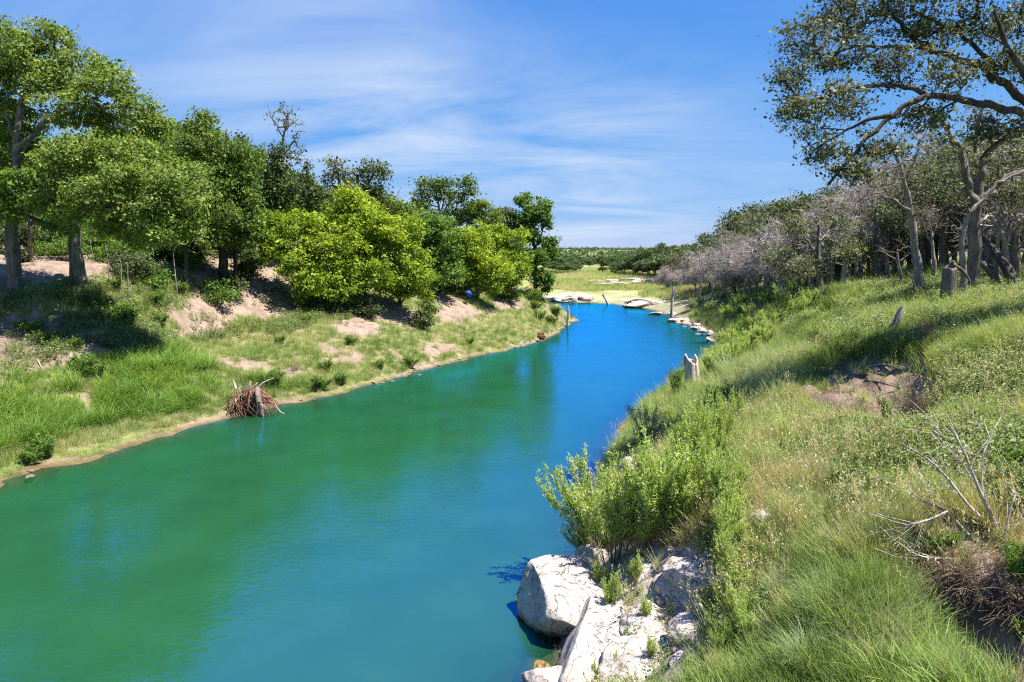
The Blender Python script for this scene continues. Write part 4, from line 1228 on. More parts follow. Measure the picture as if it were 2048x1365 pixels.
ub = [proto('slope_bush', 'leafy bush on the litter slope behind the grey trunks', 431, 'leaf_dark', 'bark_dark', 2.6, 3.0, .2, 18, 2.0, 'bushes on the litter slope'),
      proto('slope_bush', 'leafy bush on the litter slope behind the grey trunks', 432, 'leaf_fresh', 'bark_dark', 2.4, 2.8, .2, 18, 2.0, 'bushes on the litter slope')]
for i, (u, Y, s) in enumerate([(70, 54, 1.1), (95, 52, .9), (45, 50, .9), (120, 54, 1.1), (180, 58, 1.2), (225, 55, 1.1), (300, 60, 1.5), (110, 60, 1.5), (150, 57, 1.0), (190, 52, .8), (215, 60, 1.2), (250, 50, .9), (280, 56, 1.2), (335, 58, 1.3), (395, 60, 1.3), (20, 56, 1.2), (-20, 52, 1.1), (130, 48, .6), (270, 46, .7), (60, 66, 1.6), (170, 66, 1.6), (260, 66, 1.7), (340, 68, 1.8), (-30, 62, 1.5), (410, 66, 1.8), (470, 68, 1.8)]):
    q = P(u, 500, Y)
    put(ub[i % 2], q[0], q[1], s, rw.uniform(0, 6.28))
# trees on the rise behind the left bank
for (u, Y, s) in [(-40, 64, 1.2), (60, 70, 1.1), (160, 68, .8), (240, 72, 1.1), (300, 70, 1.2), (360, 74, 1.3), (430, 76, 1.2), (500, 74, 1.0), (560, 80, 1.0), (620, 84, .9), (690, 86, .9), (760, 88, .95), (830, 90, .95), (900, 94, .9), (960, 96, .95), (-120, 56, 1.3)]:
    q = P(u, 500, Y)
    where = 'behind the two big grey trunks' if u < 260 else 'behind the vine draped tree' if u < 540 else 'far behind the lime green thicket'
    put(rise_protos[int(u) % 2], q[0], q[1], s, rw.uniform(0, 6.28), ('green tree on the rise ' + where, 'rise trees ' + where))
# the wooded hills at the horizon: one mass nobody could count
rg = np.random.default_rng(91)
n = 5200
yy = rg.uniform(520, 2600, n); uu = rg.uniform(700, 1700, n)
xx = (uu - 1024) / F * yy
zz = zat(xx, yy)
V, Fq = [], []
cl = np.repeat(np.stack([xx, yy, zz + 2.5], 1), 14, 0) + rg.normal(size=(n * 14, 3)) * np.array([3.2, 3.2, 1.9])
V, Fq = leaves(cl, 3.6, rg, .5, .8)
add('distant_forest', mesh_np('distant_forest', V, Fq, M['leaf_far'], np.clip(rg.normal(.35, .2, len(Fq)), 0, 1)), kind='stuff')['label'] = 'distant wooded hills along the horizon'


# ================================================================== ROCKS
def rock_mesh(name, radii, seed, cuts=7, m='limestone', sub=4, rough=.10, strat=0.0, cutd=(.55, .85), extra=()):
    import bmesh
    rg = np.random.default_rng(seed)
    bm = bmesh.new()
    bmesh.ops.create_icosphere(bm, subdivisions=sub, radius=1.0)
    me = bpy.data.meshes.new(name)
    bm.to_mesh(me); bm.free()
    n = len(me.vertices)
    V = np.zeros(n * 3); me.vertices.foreach_get('co', V); V = V.reshape(-1, 3)
    V = np.sign(V) * np.abs(V) ** .85
    planes = [(unit(rg.normal(size=(1, 3)))[0], rg.uniform(*cutd)) for _ in range(cuts)] + [(unit(np.array([e[:3]], float))[0], e[3]) for e in extra]
    for nn, dd in planes:
        h = V @ nn - dd
        V = V - np.maximum(h, 0)[:, None] * nn * .93
    def n3(V, s, sd):
        return (fbm(V[:, 0] * s + 7, V[:, 1] * s + V[:, 2] * s * .6, sd, 4) + fbm(V[:, 2] * s - 3, V[:, 0] * s * .7 - V[:, 1] * s, sd + 5, 4)) * .5
    V = V * (1 + rough * n3(V, 1.7, seed % 17) + rough * .35 * n3(V, 6.0, seed % 13))[:, None]
    if strat:
        V[:, 2] += strat * np.sin(V[:, 2] * 14 + 2 * n3(V, 1.5, 3))
        V[:, :2] *= (1 + strat * .8 * np.sin(V[:, 2] * 11))[:, None]
    V = V * np.asarray(radii)
    me.vertices.foreach_set('co', V.astype(np.float32).ravel())
    me.polygons.foreach_set('use_smooth', np.ones(len(me.polygons), bool))
    me.materials.append(M[m]); me.update()
    return me


def rock(name, label, u, v, Y, radii, seed, rz=0, tilt=(0, 0), group=None, dz=0.0, z=None, **kw):
    q = P(u, v, Y)
    if z is not None:
        q[2] = z
    o = add(name, rock_mesh(name, radii, seed, **kw), None, q + np.array([0, 0, dz]))
    o.rotation_euler = (tilt[0], tilt[1], rz)
    return tag(o, label, 'rock', group)


rock('boulder', 'big pale boulder with overhanging underside standing in the water edge', 1131, 1208, 14.5, (.98, 1.22, .92), 3, .35, (.10, -.10), cuts=5, sub=5, rough=.12, cutd=(.72, .95),
     extra=((-.45, -.75, -.45, .66), (.75, -.5, -.5, .62), (.1, -.1, 1, .70), (-.8, .1, .35, .80), (.2, -.6, .6, .78)))
rock('limestone_slab', 'smooth white limestone slab sloping into the water beside the big boulder', 1190, 1300, 12.7, (.72, 1.55, .82), 9, -.42, (.16, .12), cuts=5, sub=5, rough=.07, extra=((0, 0, 1, .6), (-.8, -.2, .4, .66)))
rock('limestone_slab', 'low white limestone slab with brush at the edge of the water', 1100, 1362, 11.9, (.5, .7, .42), 12, .4, (0, .1), z=.1, cuts=5, sub=5, rough=.08)
rock('boulder', 'small grey boulder under the leaning shrub behind the big boulder', 1185, 1118, 16.6, (.42, .5, .4), 15, .2, cuts=6, sub=4)
rock('limestone_slab', 'flat white limestone shelf with root filled cracks', 1330, 1268, 12.4, (.75, .9, .3), 18, .5, (.12, -.18), cuts=5, sub=5, rough=.12, dz=.02)
rock('limestone_slab', 'rounded white limestone hump between willow stems', 1352, 1188, 13.1, (.32, .7, .3), 21, .35, (.1, -.1), cuts=5, sub=5, dz=.05)
rock('limestone_slab', 'broad white limestone floor below the small shrubs', 1290, 1340, 11.4, (.85, .8, .3), 24, -.2, (.1, -.15), cuts=4, sub=5, rough=.12, dz=.03)
rock('limestone_slab', 'cracked pale limestone block behind the white shelf', 1400, 1270, 11.6, (.5, .55, .26), 26, 1.0, (.1, -.2), cuts=6, sub=5, dz=.02)
rock('limestone_slab', 'low pale limestone ridge uphill of the rounded hump', 1392, 1150, 12.9, (.5, .7, .26), 27, .8, (.1, -.2), cuts=6, sub=5, rough=.12, dz=.02)
rock('limestone_slab', 'weathered limestone step under the tallest willow shrub', 1300, 1140, 14.4, (.6, .6, .26), 28, .1, (.05, -.15), cuts=6, sub=5, rough=.12, dz=.0)
rock('limestone_slab', 'pale limestone corner block below the grass edge', 1395, 1345, 10.6, (.45, .5, .24), 29, .3, (.1, -.2), cuts=6, sub=5, rough=.12, dz=.0)
rock('white_rock', 'bright white rock lying alone in long grass', 1522, 1045, 12.7, (.34, .30, .24), 31, .4, dz=.06, cuts=7, sub=4, rough=.2)
rock('white_rock', 'pale rock half hidden between two willow shrubs', 1367, 985, 16.4, (.46, .38, .3), 34, .2, dz=.08, cuts=7, sub=4, rough=.15)
rock('white_rock', 'pale rock sitting under the tall willow shrub stems', 1255, 935, 20.5, (.3, .3, .34), 36, .2, cuts=6, sub=4)
rock('white_rock', 'small pale rock at the foot of the green willow stems', 1436, 1165, 12.0, (.14, .2, .16), 38, .2, cuts=6, sub=4)
rock('submerged_ledge', 'brown submerged ledge showing through the water beside the big boulder', 1064, 1205, 15.2, (.55, .9, .3), 41, .35, z=-.26, m='limestone_wet', cuts=5, sub=4)
rock('submerged_ledge', 'brown submerged shelf below the low slab', 1072, 1345, 12.4, (.5, .8, .3), 44, .2, z=-.24, m='limestone_wet', cuts=5, sub=4)

rsrc = [rock_mesh('shore_rock', (1, 1, .62), 50 + k, cuts=8, sub=3, rough=.16) for k in range(4)]
lsrc = [rock_mesh('ledge_rock', (1, 1, .45), 60 + k, cuts=8, sub=3, rough=.14, strat=.05, cutd=(.5, .8)) for k in range(4)]
rr = random.Random(9)


def stones(src, name, label, group, spots, cat='rock'):
    for i, (x, y, z, sx, sy, sz) in enumerate(spots):
        o = add(name, src[i % len(src)], None, (x, y, z))
        o.scale = (sx, sy, sz); o.rotation_euler = (rr.uniform(-.15, .15), rr.uniform(-.15, .15), rr.uniform(0, 6.28))
        tag(o, label, cat, group)


# rubble around the near limestone
sp = []
for i in range(46):
    q = hit(rr.uniform(1240, 1430), rr.uniform(1100, 1364))
    s = rr.uniform(.03, .12)
    sp.append((q[0], q[1], q[2] + s * .2, s * rr.uniform(.8, 1.5), s * rr.uniform(.8, 1.5), s))
stones(rsrc, 'rubble_stone', 'small pale limestone rubble stone among the white slabs', 'limestone rubble by the white slabs', sp)
sp = []
ls = resample([tuple(W0(*p)[:2]) for p in left_px], .5)
for i in range(60):
    q = ls[rr.randrange(len(ls))]
    s = rr.uniform(.04, .16)
    x_, y_ = q[0] + rr.gauss(-.1, .3), q[1] + rr.gauss(0, .3)
    sp.append((x_, y_, max(float(zat(x_, y_)), -.05) + s * .15, s * 1.3, s, s * .8))
stones(rsrc, 'waterline_stone', 'small pale stone at the sandy left waterline', 'stones along the left waterline', sp)
sp = []
for i in range(34):        # stone toe below the right bank
    t = rr.uniform(0, 1)
    a, b = W0(1348, 640), W0(1444, 690)
    q = a + (b - a) * t + np.array([rr.uniform(-.5, 1.3), rr.uniform(-1, 1), 0])
    s = rr.uniform(.25, .75)
    sp.append((q[0], q[1], max(float(zat(q[0], q[1])), -.1) + s * .1, s * 1.3, s, s))
stones(rsrc, 'shore_rock', 'pale rock in the stony toe of the bank below the shaded grass', 'pale rocks along the bank toe', sp)
sp = []
for i in range(12):
    u = rr.uniform(1262, 1312); q = W0(u, rr.uniform(606, 616))
    s = rr.uniform(.9, 2.0)
    sp.append((q[0], q[1] + rr.uniform(0, 3), rr.uniform(0, .7), s * 1.6, s, s * .8))
sp += [(W0(1340, 629)[0] + k, W0(1340, 629)[1] - rr.uniform(0, 2), .15, 1.2, .9, .7) for k in (-2.2, .2, 2.2, 4)]
stones(lsrc, 'shore_slab', 'white limestone slab lying along the far waterline by the white pole', 'white slabs on the far waterline', sp)
sp = []
for i in range(16):
    u = 1108 + i * 4.6; q = W0(u, 604)
    s = rr.uniform(1.0, 1.7)
    sp.append((q[0], q[1] + rr.uniform(-1, 4), rr.uniform(.1, 1.0), s * 1.6, s, s * 1.1))
stones(lsrc, 'ledge_rock', 'layered grey limestone ledge rock where the river bends', 'layered ledge rocks at the river bend', sp)
sp = []
for i in range(20):
    u = rr.uniform(1185, 1305); q = P(u, 573 - (u - 1185) * .02, rr.uniform(180, 196))
    s = rr.uniform(1.0, 2.2)
    zt = float(zat(q[0], q[1]))
    sp.append((q[0], q[1], zt + .25, s * 1.9, s * .8, s * .7))
stones(lsrc, 'meadow_ledge_rock', 'weathered grey ledge rock stepping across the far meadow', 'ledge rocks across the far meadow', sp)


# ================================================================== SHRUBS
def shrub_proto(name, label, seed, h=2.0, stems=16, spread=.5, shoots=9, lps=30, leaf='leaf_shrub', twig='twig_brown', llen=.055, asp=.26, group=None, plume=.10, cat='shrub', lean=(0, 0), bare=.28):
    rg = np.random.default_rng(seed)
    o = empty(name, (0, -900, 0), label, cat, group)
    P0, P1, r0, r1, LC, LA, LT = [], [], [], [], [], [], []
    for s_ in range(stems):
        az = rg.uniform(0, 6.283); rad = spread * math.sqrt(rg.uniform(.02, 1))
        hh = h * rg.uniform(.55, 1.05) * (1 - .25 * rad / max(spread, .01))
        base = np.array([math.cos(az) * rad * .22, math.sin(az) * rad * .22, -.05])
        tip = np.array([math.cos(az) * rad + lean[0], math.sin(az) * rad + lean[1], hh])
        mid = (base + tip) * .5 + np.array([-math.cos(az), -math.sin(az), 0]) * rad * .12 + rg.normal(size=3) * .03
        ts = np.linspace(0, 1, 7)[:, None]
        cur = base * (1 - ts) ** 2 + 2 * mid * ts * (1 - ts) + tip * ts ** 2
        rr_ = np.linspace(.011, .003, 7) * (h / 2) ** .6
        P0.append(cur[:-1]); P1.append(cur[1:]); r0.append(rr_[:-1]); r1.append(rr_[1:])
        ct = rg.normal(0, .12)
        for q in range(shoots):
            t = rg.uniform(bare, .97)
            st = base * (1 - t) ** 2 + 2 * mid * t * (1 - t) + tip * t * t
            dr = unit((tip - base) / hh * .9 + rg.normal(size=3) * np.array([.3, .3, .12]))
            ln = h * rg.uniform(.12, .26) * (1.15 - .5 * t)
            en = st + dr * ln + np.array([0, 0, ln * .25])
            P0.append(st[None]); P1.append(en[None]); r0.append(np.array([.004])); r1.append(np.array([.0018]))
            k = lps
            tt = rg.uniform(.15, 1.05, (k, 1))
            cc = st + (en - st) * tt + rg.normal(size=(k, 3)) * plume * (h / 2) * .42 * (1.15 - .7 * tt)
            LC.append(cc); LA.append(unit((en - st)[None]) + rg.normal(size=(k, 3)) * .45); LT.append(np.clip(.45 + ct + .22 * t + rg.normal(0, .14, k), 0, 1))
    V, Fq = tubes(np.concatenate(P0), np.concatenate(P1), np.concatenate(r0), np.concatenate(r1), 3)
    a = add('stems', mesh_np('stems', V, Fq, M[twig]), o, kind='stuff')
    V, Fq = leaves(np.concatenate(LC), llen, rg, .2, asp, None, np.concatenate(LA), .08)
    b = add('foliage', mesh_np('foliage', V, Fq, M[leaf], np.concatenate(LT)), o, kind='stuff')
    kids(o, a, b)
    return o


GS1 = 'willow shrubs on the white rocks'
sh = [shrub_proto('willow_shrub', 'x', 500 + k, 2.0, 20, .74, 11, 36, group=GS1, plume=.075, bare=.3) for k in range(4)]
shl = [shrub_proto('willow_shrub', 'x', 510, 2.0, 17, .55, 11, 36, group=GS1, lean=(-.55, 0), plume=.08), shrub_proto('willow_shrub', 'x', 511, 2.0, 12, .34, 10, 30, group=GS1)]
seen_shrub = set()


def put_shrub(src, u, v, hpx, label, group, wide=1.0, rz=None, dz=0.0):
    q = hit(u, v)
    s = 1.12 * hpx * q[1] / F / 2.0
    q[2] += dz
    rz = rr.uniform(0, 6.28) if rz is None else rz
    if src.name not in seen_shrub:
        seen_shrub.add(src.name)
        src.location = q; src.rotation_euler = (0, 0, rz); src.scale = (s * wide, s * wide, s)
        src['label'] = label; src['group'] = group
        return src
    c = copy_thing(src, q, rz, (s * wide, s * wide, s), label, group)
    return c


for (k, u, v, hp, lab) in [(0, 1225, 1128, 215, 'tall yellow green willow shrub rising behind the big boulder'), (1, 1268, 1120, 235, 'tallest willow shrub of the clump behind the big boulder'),
                           (2, 1305, 1095, 235, 'broad willow shrub beside the tallest one behind the boulder'), (3, 1345, 1075, 190, 'willow shrub between the boulder clump and the pale rock'),
                           (0, 1335, 1020, 130, 'willow shrub in front of the blue green bush')]:
    put_shrub(sh[k], u, v, hp, lab, GS1, 1.0)
put_shrub(shl[0], 1200, 1112, 215, 'willow shrub leaning out over the water past the boulder', GS1, 1.0, 0.0)
put_shrub(shl[0], 1180, 1120, 90, 'short willow shrub hanging low over the water', GS1, 1.2, 0.2)
LB = 'yellow green willow shrub in the strip between the white rocks and the grass'
for i, (u, v, hp) in enumerate([(1380, 975, 190), (1410, 950, 170), (1445, 925, 130), (1425, 1005, 140), (1455, 1055, 170), (1458, 1135, 170), (1472, 1200, 150),
                                (1450, 1245, 120), (1482, 1280, 110), (1395, 905, 110), (1442, 870, 90), (1475, 855, 80), (1420, 850, 70), (1468, 1010, 110), (1440, 1325, 90)]):
    where = 'behind the pale rock' if v < 910 else 'uphill of the tall clump by the pale rock' if v < 1010 else 'beside the bright white rock in long grass' if v < 1100 else 'along the uphill edge of the limestone'
    put_shrub(sh[i % 4], u, v, hp, 'yellow green willow shrub ' + where, 'willow shrubs ' + where, .62)
for i, (u, v, hp) in enumerate([(1440, 1060, 150), (1462, 1085, 140), (1448, 1115, 150), (1470, 1150, 140), (1452, 1175, 150), (1476, 1225, 140), (1460, 1265, 130), (1488, 1300, 120), (1430, 1030, 140), (1418, 985, 130), (1400, 1010, 120), (1388, 945, 140), (1360, 930, 120), (1500, 1250, 90)]):
    put_shrub(shl[1], u, v, hp, 'slim upright bright green willow stem cluster in the strip uphill of the limestone', 'slim willow clusters uphill of the limestone', 1.0)
LC_ = 'small upright willow sprig rooted in the white limestone'
for i, (u, v, hp) in enumerate([(1160, 1366, 50), (1192, 1368, 56), (1236, 1352, 60), (1262, 1345, 50), (1375, 1362, 70), (1300, 1330, 80), (1222, 1240, 120), (1290, 1262, 90), (1400, 1340, 70), (1270, 1180, 90), (1200, 1190, 100), (1345, 1165, 60)]):
    where = 'at the lower end of the white limestone' if v > 1335 else 'on the cracked limestone shelf' if v > 1225 else 'at the foot of the tall willow clump'
    put_shrub(shl[1], u, v, hp, 'small upright willow sprig ' + where, 'willow sprigs ' + where, .9)
LD = 'bushy light green shrub on the slope above the stony bank toe'
for i, (u, v, hp) in enumerate([(1440, 745, 62), (1462, 730, 60), (1420, 748, 48), (1490, 715, 60), (1455, 705, 50), (1520, 700, 56), (1475, 690, 50), (1540, 672, 50), (1500, 672, 46), (1560, 655, 44), (1590, 640, 56), (1615, 625, 46),
                                (1500, 640, 36), (1530, 615, 34), (1470, 640, 34), (1450, 640, 30), (1480, 615, 30), (1420, 625, 24), (1440, 605, 22), (1560, 610, 40), (1590, 590, 40), (1655, 640, 50), (1680, 630, 40), (1400, 612, 20), (1385, 620, 18), (1545, 590, 34), (1575, 575, 34)]):
    where = 'just past the tall jagged stump' if v > 700 else 'on the slope above the stony bank toe' if v > 650 else 'under the edge oaks' if u > 1525 else 'on the shaded slope near the white pole'
    put_shrub(sh[i % 4], u, v, hp, 'bushy light green shrub ' + where, 'light green shrubs ' + where, 1.35)
# blue green bush, small juniper like bush
bb_ = shrub_proto('blue_green_bush', 'round blue green feathery bush leaning over the water', 530, 2.0, 16, .95, 12, 34, leaf='leaf_blue', llen=.06, asp=.3, plume=.16, bare=.1, cat='bush')
put_shrub(bb_, 1290, 905, 95, 'round blue green feathery bush leaning over the water', None, 1.0)
jb = shrub_proto('dark_bush', 'dark green bush beside the tall jagged stump', 533, 2.0, 12, .6, 10, 30, leaf='leaf_fresh', llen=.07, asp=.3, plume=.15, bare=.1, cat='bush')
put_shrub(jb, 1352, 800, 70, 'dark green bush beside the tall jagged stump', None, 1.0)
put_shrub(jb, 1432, 835, 70, 'dark green bush in the shade above the willow strip', None, 1.5)
put_shrub(jb, 1770, 845, 58, 'dark green leafy bush growing in front of the bare soil hollow', None, 1.3)
LE = 'bright green leafy weed bush at the rim of the gully'
wb = shrub_proto('weed_bush', LE, 540, 2.0, 14, .8, 9, 26, leaf='leaf_fresh', llen=.10, asp=.36, plume=.2, bare=.1, cat='bush')
for (u, v, hp) in [(2042, 1190, 110), (2040, 1060, 120), (2010, 1010, 100), (1900, 1110, 50), (1860, 1140, 60), (2044, 1300, 70), (1875, 1020, 50), (1960, 1000, 60), (1905, 930, 60), (1990, 920, 50), (2030, 950, 70)]:
    put_shrub(wb, u, v, hp, LE, 'leafy weed bushes at the gully', 1.1)
LG = 'low lush green weed bush on the bare left slope'
for (u, v, hp) in [(65, 672, 34), (90, 690, 30), (110, 685, 28), (40, 662, 24), (150, 700, 26), (170, 750, 46), (190, 755, 40), (330, 745, 30), (360, 745, 26), (400, 745, 24), (290, 750, 30), (90, 915, 50), (60, 930, 34), (260, 640, 30), (200, 620, 30), (310, 610, 30), (360, 590, 26), (170, 610, 26), (120, 600, 26), (230, 580, 26), (320, 650, 30),
                   (820, 735, 26), (650, 745, 28), (700, 690, 20), (560, 690, 22), (610, 650, 24), (760, 740, 22), (940, 690, 16), (1080, 640, 22), (1100, 650, 22), (1070, 620, 20), (1110, 630, 20), (550, 775, 40), (640, 780, 34), (680, 770, 26)]:
    where = ('right beside the upturned root ball' if (u, v) in ((550, 775), (640, 780), (680, 770)) else 'at the left waterline' if v > 900 else 'at the tip of the left bank' if u > 1060 else
             'on the grassy bench below the lime thicket' if u > 540 else 'among the tall reeds of the left bench' if v > 735 else 'in the deep shade below the grey trunks' if v < 655 else 'on the bare earth step')
    put_shrub(wb, u, v, hp, 'low lush green weed bush ' + where, 'weed bushes ' + where, 1.7)
# brown dead bush in the grass
db = shrub_proto('dead_bush', 'brown dry twiggy bush in the middle of green forbs', 545, 2.0, 26, 1.0, 14, 4, leaf='leaf_dry', twig='twig_brown', llen=.06, plume=.15, bare=.1, cat='bush')
put_shrub(db, 1862, 692, 56, 'brown dry twiggy bush in the middle of green forbs', None, 1.1)
put_shrub(db, 1815, 850, 70, 'tangle of brown dead twigs over the bare soil by the dark green bush', None, .9)
put_shrub(db, 1850, 835, 60, 'reddish dead twig pile at the edge of the bare soil', None, 1.0)
put_shrub(db, 1125, 1352, 60, 'dry reddish brush tuft on the low white slab', None, .7)
for (u, v, hp) in [(1895, 1165, 60), (1945, 1195, 60), (1990, 1235, 60), (2030, 1210, 70), (1920, 1140, 50), (1985, 1160, 60)]:
    put_shrub(db, u, v, hp, 'matted dry brush clinging to the gully rim', 'dry brush on the gully rim', 1.3)
put_shrub(db, 590, 745, 24, 'grey dead brush tuft by the left waterline', None, 1.2)


# ================================================================== GRASS
def blades(n, length, width, spread, tilt, droop, seed, segs=3, lenvar=.35):
    rg = np.random.default_rng(seed)
    az = rg.uniform(0, 6.283, n); rad = spread * np.sqrt(rg.uniform(size=n))
    base = np.stack([np.cos(az) * rad, np.sin(az) * rad, np.full(n, -.03)], 1)
    az2 = az + rg.normal(0, .9, n)
    ti = np.abs(rg.normal(tilt, tilt * .5, n))
    ln = length * rg.uniform(1 - lenvar, 1 + lenvar, n)
    side = np.stack([-np.sin(az2), np.cos(az2), np.zeros(n)], 1)
    out_ = np.stack([np.cos(az2), np.sin(az2), np.zeros(n)], 1)
    pts = [base]; ang = ti.copy()
    for s_ in range(segs):
        d = out_ * np.sin(ang)[:, None] + np.array([0, 0, 1.]) * np.cos(ang)[:, None]
        pts.append(pts[-1] + d * (ln / segs)[:, None])
        ang = ang + droop * rg.uniform(.5, 1.5, n)
    ws = np.linspace(1, .12, segs + 1) * width
    ws[0] *= .7
    V = np.concatenate([np.stack([p - side * w_ * .5, p + side * w_ * .5], 1) for p, w_ in zip(pts, ws)], 1)   # n,(segs+1)*2,3
    k = (segs + 1) * 2
    b = (np.arange(n) * k)[:, None]
    Fq = np.concatenate([np.stack([b[:, 0] + 2 * s_, b[:, 0] + 2 * s_ + 1, b[:, 0] + 2 * s_ + 3, b[:, 0] + 2 * s_ + 2], 1) for s_ in range(segs)])
    return V.reshape(-1, 3), Fq, rg


def forb(n, h, seed, lsz=.05):
    rg = np.random.default_rng(seed)
    C, Ax = [], []
    P0, P1 = [], []
    for i in range(n):
        az = rg.uniform(0, 6.283); r_ = rg.uniform(0, .14)
        b = np.array([math.cos(az) * r_, math.sin(az) * r_, -.02]); t = b + np.array([math.cos(az) * .08, math.sin(az) * .08, h * rg.uniform(.6, 1.1)])
        P0.append(b); P1.append(t)
        k = 13
        tt = rg.uniform(.25, 1.05, (k, 1))
        C.append(b + (t - b) * tt + rg.normal(size=(k, 3)) * .035)
    C = np.concatenate(C)
    V, Fq = leaves(C, lsz, rg, .7, .5)
    V2, F2 = tubes(np.array(P0), np.array(P1), np.full(n, .004), np.full(n, .002), 3)
    return np.concatenate([V, V2]), np.concatenate([Fq, F2 + len(V)])


def proto_obj(name, V, Fq, m):
    return bpy.data.objects.new(name, mesh_np(name, V, Fq, M[m]))


fine = [proto_obj('fine_tuft', *blades(26, .34, .016, .16, .38, .30, 600 + k, 2)[:2], 'grass') for k in range(3)]
longg = [proto_obj('long_tuft', *blades(24, .62, .014, .15, .30, .22, 610 + k, 3)[:2], 'grass') for k in range(3)]
reed = [proto_obj('reed_tuft', *blades(20, .85, .030, .22, .32, .42, 620 + k, 3)[:2], 'reed') for k in range(3)]
mat_ = [proto_obj('mat_tuft', *blades(30, .12, .020, .22, .7, .3, 630 + k, 2)[:2], 'reed') for k in range(2)]
def stalk(n, h, seed):
    V, Fq, rg_ = blades(n, h, .007, .12, .16, .06, seed, 3)
    tip = V.reshape(n, 8, 3)[:, 6:].mean(1)
    V2, F2 = leaves(np.repeat(tip, 5, 0) + rg_.normal(size=(n * 5, 3)) * np.array([.012, .012, .05]), .05, rg_, 0, .3, None, np.tile([[0, 0, 1.]], (n * 5, 1)))
    return np.concatenate([V, V2]), np.concatenate([Fq, F2 + len(V)])


stalks = [proto_obj('stalk_tuft', *stalk(8, .85, 650 + k), 'grass') for k in range(2)]
forbs = [proto_obj('forb_tuft', *forb(7, .38, 640 + k), 'forb') for k in range(3)]


def scatter(name, label, protos, pts, rotz, tilt, scl, tint):
    me = bpy.data.meshes.new(name)
    n = len(pts)
    me.vertices.add(n); me.vertices.foreach_set('co', np.asarray(pts, np.float32).ravel())
    a = me.attributes.new('rot', 'FLOAT_VECTOR', 'POINT'); a.data.foreach_set('vector', np.stack([tilt[:, 0], tilt[:, 1], rotz], 1).astype(np.float32).ravel())
    a = me.attributes.new('scl', 'FLOAT', 'POINT'); a.data.foreach_set('value', scl.astype(np.float32))
    a = me.attributes.new('tint', 'FLOAT', 'POINT'); a.data.foreach_set('value', np.clip(tint, 0, 1).astype(np.float32))
    a = me.attributes.new('pick', 'INT', 'POINT'); a.data.foreach_set('value', RNG.integers(0, len(protos), n).astype(np.int32))
    o = add(name, me, kind='stuff'); o['label'] = label
    t = bpy.data.node_groups.new(name, 'GeometryNodeTree')
    t.interface.new_socket('Geometry', in_out='INPUT', socket_type='NodeSocketGeometry')
    t.interface.new_socket('Geometry', in_out='OUTPUT', socket_type='NodeSocketGeometry')
    gi, go = N(t, 'NodeGroupInput'), N(t, 'NodeGroupOutput')
    ip = N(t, 'GeometryNodeInstanceOnPoints')
    jn = N(t, 'GeometryNodeJoinGeometry')
    for p in protos:
        oi = N(t, 'GeometryNodeObjectInfo'); oi.inputs['Object'].default_value = p; oi.inputs['As Instance'].default_value = True
        L(t, oi.outputs['Geometry'], jn.inputs[0])
    L(t, gi.outputs[0], ip.inputs['Points']); L(t, jn.outputs[0], ip.inputs['Instance'])
    ip.inputs['Pick Instance'].default_value = True

    def attr(nm, typ):
        q = N(t, 'GeometryNodeInputNamedAttribute', data_type=typ); q.inputs['Name'].default_value = nm
        return q.outputs['Attribute']
    L(t, attr('pick', 'INT'), ip.inputs['Instance Index'])
    L(t, attr('rot', 'FLOAT_VECTOR'), ip.inputs['Rotation'])
    L(t, attr('scl', 'FLOAT'), ip.inputs['Scale'])
    L(t, ip.outputs[0], go.inputs[0])
    md = o.modifiers.new('scatter', 'NODES'); md.node_group = t
    return o


def sample(n, y0, y1, u0=-250, u1=2300, power=1.0):
    Y = y0 * (y1 / y0) ** RNG.uniform(size=n) if power == 1 else RNG.uniform(y0, y1, n)
    u = RNG.uniform(u0, u1, n)
    return (u - 1024) / F * Y, Y


def right_of_river(x, y):
    rp = np.array(right_w); k = (rp[:, 1] < 96)
    rx = np.interp(y, rp[k][:, 1], rp[k][:, 0])
    return x > rx


def finish(name, label, protos, x, y, keep, scl, tint, tiltamt=.12, lean=(0, 0)):
    x, y, scl, tint = x[keep], y[keep], scl[keep], tint[keep]
    n = len(x)
    z = zat(x, y)
    tl = RNG.normal(size=(n, 2)) * tiltamt + np.array(lean)
    return scatter(name, label, protos, np.stack([x, y, z], 1), RNG.uniform(0, 6.283, n), tl, scl, tint)


def base_ok(x, y, dirt_keep=.05):
    z, d, r = masks(x, y)
    rnd = RNG.uniform(size=x.shape)
    e = 1.0
    gz = np.hypot(zat(x + e * .3, y) - zat(x - e * .3, y), zat(x, y + e * .3) - zat(x, y - e * .3)) / .6
    ok = (z > .16 + .10 * fbm(x / 3.2, y / 3.2, 35, 2)) & ((~d) | (rnd < dirt_keep)) & ((~r) | (rnd < .03)) & (gz < 1.25)
    return ok, z


# right bank ------------------------------------------------------------
x, y = sample(64000, 5.0, 30, 1200, 3050)
ok, z = base_ok(x, y)
ok &= right_of_river(x, y)
nz = fbm(x / 2.4, y / 2.4, 71, 4)
n2 = fbm(x / .75, y / .75, 73, 3)
kind = fbm(x / 1.7, y / 1.7, 75, 3)
rnd = RNG.uniform(size=len(x))
gap = n2 < -.42
t0 = .46 + .26 * nz + .16 * n2 + RNG.normal(0, .17, len(x))
sz = RNG.uniform(.45, .9, len(x)) * (1 + .25 * n2) * (1 + .014 * (y - 10))
finish('long_grass', 'long fine grass on the near bank, green with straw coloured stems', longg, x, y, ok & (kind > .08) & (~gap | (rnd < .2)) & (rnd < .75), sz, t0 + .06, .24)
finish('short_grass', 'short matted grass on the near bank', fine, x, y, ok & ((kind < .3) | (y < 9.5)) & (~gap | (rnd < .3)) & (rnd < .8), RNG.uniform(.5, 1.05, len(x)) * (1 + .02 * (y - 10)), t0, .2)
